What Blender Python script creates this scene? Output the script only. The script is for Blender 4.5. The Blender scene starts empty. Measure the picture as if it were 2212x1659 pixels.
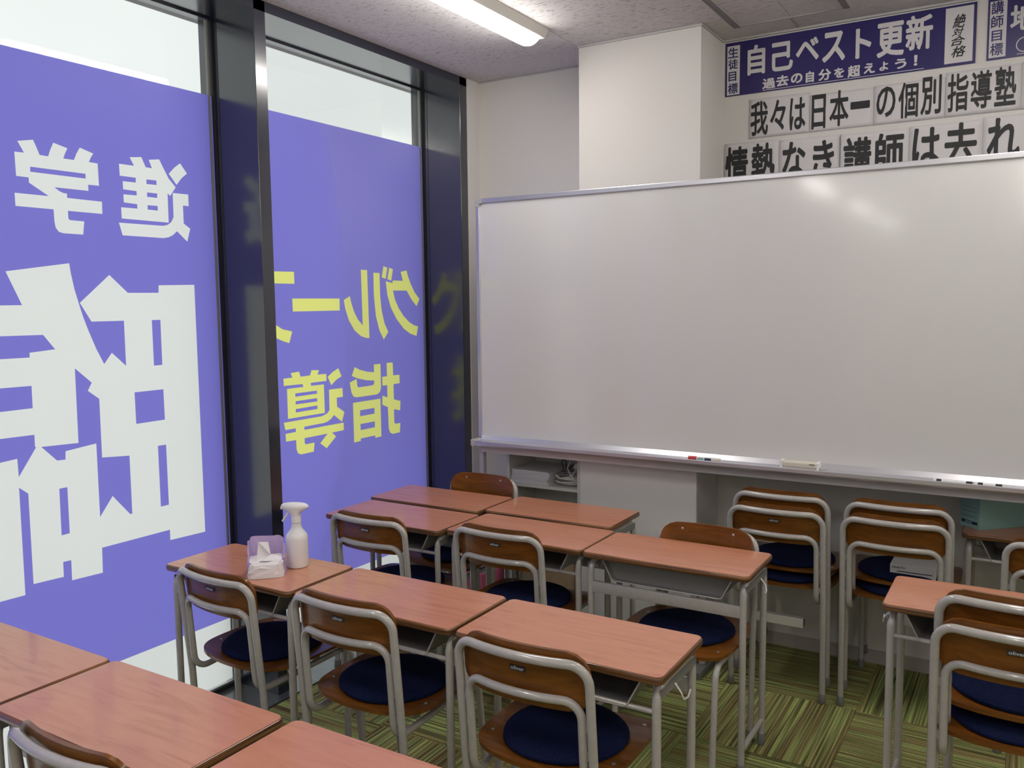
import bpy, bmesh, math, random
from mathutils import Vector, Matrix
random.seed(7)
S = bpy.context.scene
C = S.collection
PI = math.pi

# ------------------------------------------------------------------ camera, world, exposure
H = 1.56
cam_d = bpy.data.cameras.new('camera')
cam_d.sensor_fit = 'HORIZONTAL'
cam_d.sensor_width = 36.0
cam_d.lens = 1855.85 / 2212 * 36.0
cam_d.clip_start = 0.02
cam = bpy.data.objects.new('camera', cam_d)
C.objects.link(cam)
R_ = ((0.8537, 0.5206, -0.0111), (0.0389, -0.0850, -0.9956), (-0.5193, 0.8496, -0.0928))
YAW, PITCH, ROLL = -0.548634044, 0.0929535606, 0.0111561464
fw = Vector((math.sin(YAW) * math.cos(PITCH), math.cos(YAW) * math.cos(PITCH), -math.sin(PITCH)))
rt0 = Vector((math.cos(YAW), -math.sin(YAW), 0))
dn0 = fw.cross(rt0)
rt = math.cos(ROLL) * rt0 + math.sin(ROLL) * dn0
dn = -math.sin(ROLL) * rt0 + math.cos(ROLL) * dn0
cam.matrix_world = Matrix(((rt.x, -dn.x, -fw.x, 0), (rt.y, -dn.y, -fw.y, 0), (rt.z, -dn.z, -fw.z, H), (0, 0, 0, 1)))
S.camera = cam

S.view_settings.view_transform = 'Standard'
S.view_settings.look = 'None'
S.view_settings.gamma = 1.0
S.view_settings.use_curve_mapping = False
S.view_settings.exposure = 0.0

LAMP = 31.0
SKY = 1.03
w = bpy.data.worlds.new('overcast_sky')
S.world = w
w.use_nodes = True
wt = w.node_tree
wt.nodes.clear()
wo = wt.nodes.new('ShaderNodeOutputWorld')
wb = wt.nodes.new('ShaderNodeBackground')
wtc = wt.nodes.new('ShaderNodeTexCoord')
wn = wt.nodes.new('ShaderNodeTexNoise')
wn.inputs['Scale'].default_value = 3.0
wn.inputs['Detail'].default_value = 3.0
wr = wt.nodes.new('ShaderNodeValToRGB')
wr.color_ramp.elements[0].position = 0.3
wr.color_ramp.elements[0].color = (0.86, 0.90, 0.885, 1)
wr.color_ramp.elements[1].position = 0.7
wr.color_ramp.elements[1].color = (0.95, 0.985, 0.965, 1)
wt.links.new(wtc.outputs['Generated'], wn.inputs['Vector'])
wt.links.new(wn.outputs['Fac'], wr.inputs['Fac'])
wt.links.new(wr.outputs['Color'], wb.inputs['Color'])
wb.inputs['Strength'].default_value = SKY
wt.links.new(wb.outputs['Background'], wo.inputs['Surface'])

# ------------------------------------------------------------------ materials
def mat(name, col, rough=0.5, metal=0.0, coat=0.0, spec=0.5):
    m = bpy.data.materials.new(name)
    m.use_nodes = True
    b = m.node_tree.nodes['Principled BSDF']
    b.inputs['Base Color'].default_value = (*col, 1)
    b.inputs['Roughness'].default_value = rough
    b.inputs['Metallic'].default_value = metal
    b.inputs['Coat Weight'].default_value = coat
    b.inputs['Coat Roughness'].default_value = 0.08
    b.inputs['Specular IOR Level'].default_value = spec
    return m

def noise_mat(name, c0, c1, scale, rough=0.5, bump=0.0, detail=4.0, lo=0.35, hi=0.65, rand=True, coat=0.0,
              metal=0.0, distortion=0.0, bump_dist=0.001, spec=0.5, c2=None):
    m = mat(name, c0, rough, metal, coat, spec)
    nt = m.node_tree
    b = nt.nodes['Principled BSDF']
    tc = nt.nodes.new('ShaderNodeTexCoord')
    mp = nt.nodes.new('ShaderNodeMapping')
    mp.inputs['Scale'].default_value = scale
    nt.links.new(tc.outputs['Object'], mp.inputs['Vector'])
    if rand:
        oi = nt.nodes.new('ShaderNodeObjectInfo')
        mu = nt.nodes.new('ShaderNodeMath'); mu.operation = 'MULTIPLY'; mu.inputs[1].default_value = 57.0
        nt.links.new(oi.outputs['Random'], mu.inputs[0])
        cx = nt.nodes.new('ShaderNodeCombineXYZ')
        nt.links.new(mu.outputs[0], cx.inputs['X']); nt.links.new(mu.outputs[0], cx.inputs['Z'])
        nt.links.new(cx.outputs[0], mp.inputs['Location'])
    n = nt.nodes.new('ShaderNodeTexNoise')
    n.inputs['Scale'].default_value = 1.0
    n.inputs['Detail'].default_value = detail
    n.inputs['Distortion'].default_value = distortion
    nt.links.new(mp.outputs[0], n.inputs['Vector'])
    r = nt.nodes.new('ShaderNodeValToRGB')
    r.color_ramp.elements[0].position = lo
    r.color_ramp.elements[0].color = (*c0, 1)
    r.color_ramp.elements[1].position = hi
    r.color_ramp.elements[1].color = (*c1, 1)
    if c2:
        e = r.color_ramp.elements.new((lo + hi) / 2); e.color = (*c2, 1)
    nt.links.new(n.outputs['Fac'], r.inputs['Fac'])
    nt.links.new(r.outputs['Color'], b.inputs['Base Color'])
    if bump:
        bp = nt.nodes.new('ShaderNodeBump')
        bp.inputs['Strength'].default_value = bump
        bp.inputs['Distance'].default_value = bump_dist
        nt.links.new(n.outputs['Fac'], bp.inputs['Height'])
        nt.links.new(bp.outputs[0], b.inputs['Normal'])
    return m

def film_mat(name, trans, diff, wt_=0.78):
    m = bpy.data.materials.new(name); m.use_nodes = True
    nt = m.node_tree; nt.nodes.clear()
    o = nt.nodes.new('ShaderNodeOutputMaterial')
    t = nt.nodes.new('ShaderNodeBsdfTranslucent'); t.inputs['Color'].default_value = (*trans, 1)
    d = nt.nodes.new('ShaderNodeBsdfDiffuse'); d.inputs['Color'].default_value = (*diff, 1)
    mx = nt.nodes.new('ShaderNodeMixShader'); mx.inputs[0].default_value = wt_
    nt.links.new(d.outputs[0], mx.inputs[1]); nt.links.new(t.outputs[0], mx.inputs[2])
    g = nt.nodes.new('ShaderNodeBsdfGlossy'); g.inputs['Roughness'].default_value = 0.35
    lw = nt.nodes.new('ShaderNodeFresnel'); lw.inputs['IOR'].default_value = 1.35
    m2 = nt.nodes.new('ShaderNodeMixShader')
    mm = nt.nodes.new('ShaderNodeMath'); mm.operation = 'MULTIPLY'; mm.inputs[1].default_value = 0.2
    nt.links.new(lw.outputs[0], mm.inputs[0]); nt.links.new(mm.outputs[0], m2.inputs[0])
    nt.links.new(mx.outputs[0], m2.inputs[1]); nt.links.new(g.outputs[0], m2.inputs[2])
    nt.links.new(m2.outputs[0], o.inputs['Surface'])
    return m

def glass_mat(name, tint=(0.98, 0.99, 0.985), amt=0.22):
    m = bpy.data.materials.new(name); m.use_nodes = True
    nt = m.node_tree; nt.nodes.clear()
    o = nt.nodes.new('ShaderNodeOutputMaterial')
    t = nt.nodes.new('ShaderNodeBsdfTransparent'); t.inputs['Color'].default_value = (*tint, 1)
    g = nt.nodes.new('ShaderNodeBsdfGlossy'); g.inputs['Roughness'].default_value = 0.02
    f = nt.nodes.new('ShaderNodeFresnel'); f.inputs['IOR'].default_value = 1.45
    mm = nt.nodes.new('ShaderNodeMath'); mm.operation = 'MULTIPLY'; mm.inputs[1].default_value = amt
    mx = nt.nodes.new('ShaderNodeMixShader')
    nt.links.new(f.outputs[0], mm.inputs[0]); nt.links.new(mm.outputs[0], mx.inputs[0])
    nt.links.new(t.outputs[0], mx.inputs[1]); nt.links.new(g.outputs[0], mx.inputs[2])
    nt.links.new(mx.outputs[0], o.inputs['Surface'])
    return m

def emit_mat(name, col, s):
    m = bpy.data.materials.new(name); m.use_nodes = True
    nt = m.node_tree; nt.nodes.clear()
    o = nt.nodes.new('ShaderNodeOutputMaterial'); e = nt.nodes.new('ShaderNodeEmission')
    e.inputs['Color'].default_value = (*col, 1); e.inputs['Strength'].default_value = s
    nt.links.new(e.outputs[0], o.inputs['Surface'])
    return m

def ceiling_mat():
    m = mat('rockwool_board', (0.52, 0.50, 0.50), 0.9, spec=0.2)
    nt = m.node_tree; b = nt.nodes['Principled BSDF']
    tc = nt.nodes.new('ShaderNodeTexCoord'); mp = nt.nodes.new('ShaderNodeMapping')
    mp.inputs['Scale'].default_value = (32, 120, 42)
    oi = nt.nodes.new('ShaderNodeObjectInfo')
    mu = nt.nodes.new('ShaderNodeMath'); mu.operation = 'MULTIPLY'; mu.inputs[1].default_value = 91.0
    cx = nt.nodes.new('ShaderNodeCombineXYZ')
    nt.links.new(oi.outputs['Random'], mu.inputs[0])
    nt.links.new(mu.outputs[0], cx.inputs['X']); nt.links.new(mu.outputs[0], cx.inputs['Y'])
    nt.links.new(cx.outputs[0], mp.inputs['Location'])
    n = nt.nodes.new('ShaderNodeTexNoise'); n.inputs['Scale'].default_value = 1; n.inputs['Detail'].default_value = 2.0
    n.inputs['Distortion'].default_value = 0.9
    nt.links.new(tc.outputs['Object'], mp.inputs[0]); nt.links.new(mp.outputs[0], n.inputs['Vector'])
    r = nt.nodes.new('ShaderNodeValToRGB')
    r.color_ramp.elements[0].position = 0.57; r.color_ramp.elements[0].color = (0.70, 0.675, 0.675, 1)
    r.color_ramp.elements[1].position = 0.66; r.color_ramp.elements[1].color = (0.42, 0.40, 0.40, 1)
    nt.links.new(n.outputs['Fac'], r.inputs['Fac']); nt.links.new(r.outputs['Color'], b.inputs['Base Color'])
    return m

def carpet_mat():
    m = mat('striped_carpet', (0.1, 0.11, 0.03), 0.95, spec=0.1)
    nt = m.node_tree; b = nt.nodes['Principled BSDF']
    tc = nt.nodes.new('ShaderNodeTexCoord')
    oi = nt.nodes.new('ShaderNodeObjectInfo')
    mu = nt.nodes.new('ShaderNodeMath'); mu.operation = 'MULTIPLY'; mu.inputs[1].default_value = 83.0
    cx = nt.nodes.new('ShaderNodeCombineXYZ')
    nt.links.new(oi.outputs['Random'], mu.inputs[0])
    nt.links.new(mu.outputs[0], cx.inputs['X']); nt.links.new(mu.outputs[0], cx.inputs['Y'])
    def lay(scale, det):
        mp = nt.nodes.new('ShaderNodeMapping'); mp.inputs['Scale'].default_value = scale
        nt.links.new(tc.outputs['Object'], mp.inputs[0]); nt.links.new(cx.outputs[0], mp.inputs['Location'])
        n = nt.nodes.new('ShaderNodeTexNoise'); n.inputs['Scale'].default_value = 1; n.inputs['Detail'].default_value = det
        nt.links.new(mp.outputs[0], n.inputs['Vector'])
        return n
    fine = lay((150, 1.6, 1), 2.0)
    hue = lay((26, 0.6, 1), 1.0)
    pile = lay((260, 190, 200), 2.0)
    r1 = nt.nodes.new('ShaderNodeValToRGB')
    for p_, c_ in ((0.33, (0.10, 0.098, 0.045)), (0.44, (0.23, 0.235, 0.105)), (0.55, (0.36, 0.385, 0.165)), (0.66, (0.52, 0.60, 0.22))):
        e = r1.color_ramp.elements.new(p_); e.color = (*c_, 1)
    r1.color_ramp.elements.remove(r1.color_ramp.elements[0]); r1.color_ramp.elements.remove(r1.color_ramp.elements[-1])
    nt.links.new(fine.outputs['Fac'], r1.inputs['Fac'])
    r2 = nt.nodes.new('ShaderNodeValToRGB')
    r2.color_ramp.elements[0].position = 0.38; r2.color_ramp.elements[0].color = (0.80, 0.62, 0.60, 1)
    r2.color_ramp.elements[1].position = 0.62; r2.color_ramp.elements[1].color = (0.92, 1.0, 0.85, 1)
    nt.links.new(hue.outputs['Fac'], r2.inputs['Fac'])
    mx = nt.nodes.new('ShaderNodeMix'); mx.data_type = 'RGBA'; mx.blend_type = 'MULTIPLY'; mx.inputs[0].default_value = 1.0
    nt.links.new(r1.outputs['Color'], mx.inputs[6]); nt.links.new(r2.outputs['Color'], mx.inputs[7])
    r3 = nt.nodes.new('ShaderNodeValToRGB')
    r3.color_ramp.elements[0].position = 0.3; r3.color_ramp.elements[0].color = (0.62, 0.62, 0.62, 1)
    r3.color_ramp.elements[1].position = 0.6; r3.color_ramp.elements[1].color = (1, 1, 1, 1)
    nt.links.new(pile.outputs['Fac'], r3.inputs['Fac'])
    m2 = nt.nodes.new('ShaderNodeMix'); m2.data_type = 'RGBA'; m2.blend_type = 'MULTIPLY'; m2.inputs[0].default_value = 1.0
    nt.links.new(mx.outputs[2], m2.inputs[6]); nt.links.new(r3.outputs['Color'], m2.inputs[7])
    nt.links.new(m2.outputs[2], b.inputs['Base Color'])
    bp = nt.nodes.new('ShaderNodeBump'); bp.inputs['Strength'].default_value = 0.6; bp.inputs['Distance'].default_value = 0.003
    nt.links.new(fine.outputs['Fac'], bp.inputs['Height']); nt.links.new(bp.outputs[0], b.inputs['Normal'])
    return m

M = dict(
    wall=noise_mat('wall_paper', (0.68, 0.655, 0.63), (0.71, 0.685, 0.66), (300, 300, 300), 0.85, 0.15, rand=False, spec=0.2),
    baseb=mat('grey_vinyl_skirting', (0.42, 0.39, 0.35), 0.6),
    ceil=ceiling_mat(), ceil_gap=mat('ceiling_joint', (0.25, 0.24, 0.24), 0.9),
    trim=mat('ceiling_edge_trim', (0.5, 0.49, 0.48), 0.6),
    carpet=carpet_mat(), sub=mat('subfloor', (0.03, 0.033, 0.012), 0.95),
    navy=noise_mat('dark_painted_steel', (0.010, 0.012, 0.024), (0.012, 0.014, 0.027), (9, 9, 9), 0.18, rand=False, spec=0.8, coat=0.8),
    gasket=mat('black_gasket', (0.012, 0.012, 0.014), 0.5), alu=mat('aluminium', (0.62, 0.63, 0.64), 0.28, 0.9),
    sill=noise_mat('steel_sill_plate', (0.20, 0.22, 0.23), (0.25, 0.27, 0.28), (20, 20, 20), 0.25, metal=0.75, rand=False),
    glass=glass_mat('window_glass'),
    film_p=film_mat('purple_film', (0.285, 0.258, 0.86), (0.10, 0.085, 0.28)),
    film_w=film_mat('white_film', (0.99, 0.99, 0.985), (0.62, 0.62, 0.62)),
    film_y=film_mat('yellow_film', (0.99, 0.99, 0.30), (0.62, 0.60, 0.10)),
    desk=noise_mat('cherry_laminate', (0.47, 0.180, 0.100), (0.58, 0.250, 0.148), (5, 34, 30), 0.32, detail=6, lo=0.28, hi=0.60, distortion=1.2, coat=0.4, c2=(0.55, 0.230, 0.132)),
    edge=noise_mat('brown_grooved_edge', (0.07, 0.028, 0.010), (0.24, 0.11, 0.042), (3, 3, 330), 0.32, 0.6, lo=0.42, hi=0.58, coat=0.3),
    ply=noise_mat('orange_brown_plywood', (0.125, 0.042, 0.005), (0.200, 0.070, 0.009), (7, 60, 60), 0.3, detail=5, distortion=0.8, coat=0.25, spec=0.35),
    paint=noise_mat('grey_beige_paint', (0.40, 0.385, 0.36), (0.43, 0.41, 0.385), (60, 60, 60), 0.22, coat=0.6),
    rubber=mat('grey_rubber', (0.16, 0.16, 0.15), 0.6), tray=mat('grey_steel_sheet', (0.23, 0.225, 0.22), 0.35, 0.2),
    rivet=mat('rivet_steel', (0.45, 0.45, 0.44), 0.3, 0.8), chrome=mat('polished_chrome', (0.85, 0.84, 0.82), 0.28, 0.45),
    navyfab=noise_mat('navy_felt', (0.004, 0.007, 0.028), (0.009, 0.014, 0.05), (240, 240, 240), 0.95, 0.5, spec=0.1),
    badge=mat('badge_dark', (0.03, 0.03, 0.035), 0.35), silver=mat('badge_silver', (0.62, 0.63, 0.66), 0.3),
    board=mat('whiteboard_enamel', (0.68, 0.68, 0.675), 0.12, coat=0.3), boardal=mat('anodised_frame', (0.66, 0.66, 0.70), 0.32, 0.75),
    cap=mat('grey_plastic', (0.42, 0.42, 0.42), 0.5), stand=mat('grey_painted_stand', (0.50, 0.49, 0.49), 0.4),
    paper=mat('white_paper', (0.66, 0.64, 0.65), 0.8), ink=mat('black_ink', (0.018, 0.018, 0.020), 0.6),
    poster=mat('poster_indigo', (0.018, 0.010, 0.115), 0.45), pink=mat('pink_plastic', (0.75, 0.18, 0.27), 0.5),
    white=mat('white_plastic', (0.80, 0.80, 0.81), 0.35), lam=mat('white_cabinet_board', (0.68, 0.66, 0.62), 0.5),
    cable=mat('white_cable', (0.62, 0.60, 0.57), 0.5), black=mat('black_rubber', (0.012, 0.012, 0.012), 0.5),
    card=noise_mat('cardboard', (0.42, 0.30, 0.17), (0.47, 0.34, 0.20), (10, 90, 10), 0.8),
    teal=mat('pale_teal_cardboard', (0.24, 0.42, 0.40), 0.7), tealink=mat('dark_navy_print', (0.01, 0.02, 0.06), 0.6),
    cream=mat('cream_plastic', (0.62, 0.58, 0.49), 0.5), red=mat('red_plastic', (0.45, 0.03, 0.03), 0.4),
    clear=glass_mat('clear_plastic', (0.93, 0.93, 0.96), 0.8), lens=emit_mat('lit_diffuser', (1.0, 0.955, 0.895), LAMP),
    slot=mat('slot_dark_grey', (0.27, 0.255, 0.255), 0.7), fix=mat('white_enamel', (0.72, 0.70, 0.67), 0.4),
    tissue=mat('tissue_paper', (0.80, 0.77, 0.79), 0.9), bag=film_mat('lilac_bag_film', (0.70, 0.55, 0.86), (0.62, 0.50, 0.76), 0.35),
)
M['navy'].node_tree.nodes['Principled BSDF'].inputs['Coat Roughness'].default_value = 0.22
M['lift_white'] = mat('brightening_white', (0.86, 0.84, 0.81), 0.5)  # whiter than the wall so the lower pillar reads as better lit

# ------------------------------------------------------------------ mesh helpers
def obj(name, verts, faces, m, parent=None, smooth=False, uv=None):
    me = bpy.data.meshes.new(name)
    me.from_pydata(verts, [], faces)
    me.validate()
    bm = bmesh.new(); bm.from_mesh(me)
    bmesh.ops.recalc_face_normals(bm, faces=bm.faces)
    bm.to_mesh(me); bm.free()
    if smooth:
        for p_ in me.polygons: p_.use_smooth = True
        try: me.set_sharp_from_angle(angle=math.radians(38))
        except Exception: pass
    me.materials.append(M[m] if isinstance(m, str) else m)
    o = bpy.data.objects.new(name, me)
    C.objects.link(o)
    if parent: o.parent = parent
    return o

class MB:
    def __init__(s): s.v = []; s.f = []
    def add(s, v, f, tr=None):
        n = len(s.v)
        if tr: v = [tuple(tr @ Vector(q)) for q in v]
        s.v += [tuple(q) for q in v]; s.f += [tuple(i + n for i in g) for g in f]
        return s
    def box(s, x0, x1, y0, y1, z0, z1, tr=None):
        v = [(x0, y0, z0), (x1, y0, z0), (x1, y1, z0), (x0, y1, z0), (x0, y0, z1), (x1, y0, z1), (x1, y1, z1), (x0, y1, z1)]
        return s.add(v, [(0, 3, 2, 1), (4, 5, 6, 7), (0, 1, 5, 4), (1, 2, 6, 5), (2, 3, 7, 6), (3, 0, 4, 7)], tr)
    def bbox(s, x0, x1, y0, y1, z0, z1, b=0.003, tr=None, seg=2):
        bm = bmesh.new()
        bmesh.ops.create_cube(bm, size=1)
        for q in bm.verts:
            q.co = Vector((x0 + (q.co.x + .5) * (x1 - x0), y0 + (q.co.y + .5) * (y1 - y0), z0 + (q.co.z + .5) * (z1 - z0)))
        bmesh.ops.bevel(bm, geom=bm.edges[:], offset=b, segments=seg, profile=0.5, affect='EDGES')
        bm.verts.index_update()
        v = [tuple(q.co) for q in bm.verts]; f = [[q.index for q in g.verts] for g in bm.faces]
        bm.free()
        return s.add(v, f, tr)
    def tube(s, pts, r, seg=10, cap=True, closed=False, squash=None):
        P = [Vector(q) for q in pts]
        n = len(P)
        T = []
        for i in range(n):
            if closed: t = P[(i + 1) % n] - P[i - 1]
            elif i == 0: t = P[1] - P[0]
            elif i == n - 1: t = P[-1] - P[-2]
            else: t = (P[i + 1] - P[i]).normalized() + (P[i] - P[i - 1]).normalized()
            T.append(t.normalized())
        a = Vector((0, 0, 1)) if abs(T[0].z) < 0.9 else Vector((1, 0, 0))
        u = T[0].cross(a).normalized()
        rings = []
        for i in range(n):
            if i: u = (u - T[i] * u.dot(T[i])).normalized()
            w_ = T[i].cross(u)
            rr = r[i] if isinstance(r, (list, tuple)) else r
            rings.append([P[i] + rr * (math.cos(2 * PI * k / seg) * u + math.sin(2 * PI * k / seg) * w_) for k in range(seg)])
        v = [q for g in rings for q in g]
        f = []
        m_ = n if closed else n - 1
        for i in range(m_):
            j = (i + 1) % n
            for k in range(seg):
                f.append((i * seg + k, i * seg + (k + 1) % seg, j * seg + (k + 1) % seg, j * seg + k))
        if cap and not closed:
            f.append(tuple(range(seg))); f.append(tuple((n - 1) * seg + k for k in range(seg)))
        return s.add(v, f)
    def lathe(s, prof, seg=24, c=(0, 0, 0)):
        v = []; f = []
        for (r, z) in prof:
            for k in range(seg):
                v.append((c[0] + r * math.cos(2 * PI * k / seg), c[1] + r * math.sin(2 * PI * k / seg), c[2] + z))
        for i in range(len(prof) - 1):
            for k in range(seg):
                f.append((i * seg + k, i * seg + (k + 1) % seg, (i + 1) * seg + (k + 1) % seg, (i + 1) * seg + k))
        f.append(tuple(range(seg))); f.append(tuple((len(prof) - 1) * seg + k for k in range(seg)))
        return s.add(v, f)
    def prism(s, outline, z0, z1, tr=None, ch=0.0):
        """outline (x,y) extruded along z, optional rounded rim of depth ch"""
        n = len(outline)
        cx = sum(q[0] for q in outline) / n; cy = sum(q[1] for q in outline) / n
        def off(d):
            o_ = []
            for i in range(n):
                a = Vector(outline[i - 1]); b = Vector(outline[i]); c = Vector(outline[(i + 1) % n])
                e = (b - a).normalized() + (c - b).normalized()
                e.normalize()
                nrm = Vector((e.y, -e.x))
                if nrm.dot(b - Vector((cx, cy))) < 0: nrm = -nrm
                o_.append(b - nrm * d)
            return o_
        lv = [(z0, 0), (z1, 0)] if not ch else [(z0, ch), (z0 + ch * .3, ch * .3), (z0 + ch, 0), (z1 - ch, 0), (z1 - ch * .3, ch * .3), (z1, ch)]
        v = []
        for z, d in lv:
            v += [(q[0], q[1], z) for q in (off(d) if d else [Vector(p) for p in outline])]
        f = [tuple(range(n)), tuple((len(lv) - 1) * n + k for k in range(n))]
        for i in range(len(lv) - 1):
            for k in range(n):
                f.append((i * n + k, i * n + (k + 1) % n, (i + 1) * n + (k + 1) % n, (i + 1) * n + k))
        return s.add(v, f, tr)
    def build(s, name, m, parent=None, smooth=False):
        return obj(name, s.v, s.f, m, parent, smooth)

def fillet(pts, rad, n=6):
    """polyline corners replaced by arcs (radius list or scalar)"""
    P = [Vector(q) for q in pts]
    out = [P[0]]
    for i in range(1, len(P) - 1):
        r = rad[i - 1] if isinstance(rad, (list, tuple)) else rad
        a = (P[i - 1] - P[i]).normalized(); b = (P[i + 1] - P[i]).normalized()
        ang = a.angle(b)
        if r <= 0 or ang > PI - 0.02: out.append(P[i]); continue
        d = r / math.tan(ang / 2)
        c = P[i] + (a + b).normalized() * (r / math.sin(ang / 2))
        s_ = P[i] + a * d; e_ = P[i] + b * d
        v0 = s_ - c; v1 = e_ - c
        th = v0.angle(v1)
        for k in range(n + 1):
            t = k / n
            q = (math.sin((1 - t) * th) * v0 + math.sin(t * th) * v1) / math.sin(th)
            out.append(c + q)
    out.append(P[-1])
    return out

def rrect(x0, x1, y0, y1, r, n=5):
    o = []
    for cx, cy, a0 in ((x1 - r, y0 + r, -PI / 2), (x1 - r, y1 - r, 0), (x0 + r, y1 - r, PI / 2), (x0 + r, y0 + r, PI)):
        for k in range(n + 1):
            a = a0 + PI / 2 * k / n
            o.append((cx + r * math.cos(a), cy + r * math.sin(a)))
    return o

def empty(name, label=None, cat=None, loc=(0, 0, 0), rz=0.0, group=None, kind=None):
    o = bpy.data.objects.new(name, None); C.objects.link(o)
    o.location = loc; o.rotation_euler = (0, 0, rz); o.empty_display_size = 0.05
    return tag(o, label, cat, group, kind)

def tag(o, label=None, cat=None, group=None, kind=None):
    if label: o['label'] = label
    if cat: o['category'] = cat
    if group: o['group'] = group
    if kind: o['kind'] = kind
    return o

def dup(root, loc, rz=0.0, label=None, group=None, skip=()):
    r = root.copy(); C.objects.link(r); r.location = loc; r.rotation_euler = (0, 0, rz)
    if label: r['label'] = label
    if group: r['group'] = group
    for ch in list(root.children):
        if ch.name.split('.')[0] in skip: continue
        c = ch.copy(); C.objects.link(c); c.parent = r
        for g in list(ch.children):
            d = g.copy(); C.objects.link(d); d.parent = c
    return r

def curve_mesh(contours):
    cu = bpy.data.curves.new('tmp', 'CURVE'); cu.dimensions = '2D'; cu.fill_mode = 'BOTH'
    for c in contours:
        sp = cu.splines.new('POLY'); sp.points.add(len(c) - 1)
        for i, q in enumerate(c): sp.points[i].co = (q[0], q[1], 0, 1)
        sp.use_cyclic_u = True
    o = bpy.data.objects.new('tmp', cu); C.objects.link(o)
    bpy.context.view_layer.update()
    me = bpy.data.meshes.new_from_object(o)
    v = [tuple(q.co) for q in me.vertices]; f = [tuple(p_.vertices) for p_ in me.polygons]
    bpy.data.objects.remove(o); bpy.data.curves.remove(cu); bpy.data.meshes.remove(me)
    return v, f

_gc = {}
def glyph(ch, off=0.0, sx=0.0):
    k = (ch, off, sx)
    if k not in _gc:
        cu = bpy.data.curves.new('tmp', 'FONT'); cu.body = ch; cu.resolution_u = 3; cu.shear = sx
        o = bpy.data.objects.new('tmp', cu); C.objects.link(o)
        bpy.context.view_layer.update()
        me = bpy.data.meshes.new_from_object(o)
        v = [(q.co.x, q.co.y) for q in me.vertices]; f = [tuple(p_.vertices) for p_ in me.polygons]
        bpy.data.objects.remove(o); bpy.data.curves.remove(cu); bpy.data.meshes.remove(me)
        if off:
            n = len(v); V = list(v); F = list(f); lay_ = [0] * n
            for k_ in range(8):
                lay_ += [k_ + 1] * n
                dx, dy = off * math.cos(PI * k_ / 4), off * math.sin(PI * k_ / 4)
                V += [(q[0] + dx, q[1] + dy) for q in v]; F += [tuple(i + n * (k_ + 1) for i in g) for g in f]
            v, f = V, F
        else: lay_ = [0] * len(v)
        x0 = min(q[0] for q in v); x1 = max(q[0] for q in v); y0 = min(q[1] for q in v); y1 = max(q[1] for q in v)
        _gc[k] = ([((q[0] - x0) / (x1 - x0), (q[1] - y0) / (y1 - y0), -4e-5 * l_) for q, l_ in zip(v, lay_)], f)
    return _gc[k]

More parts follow.
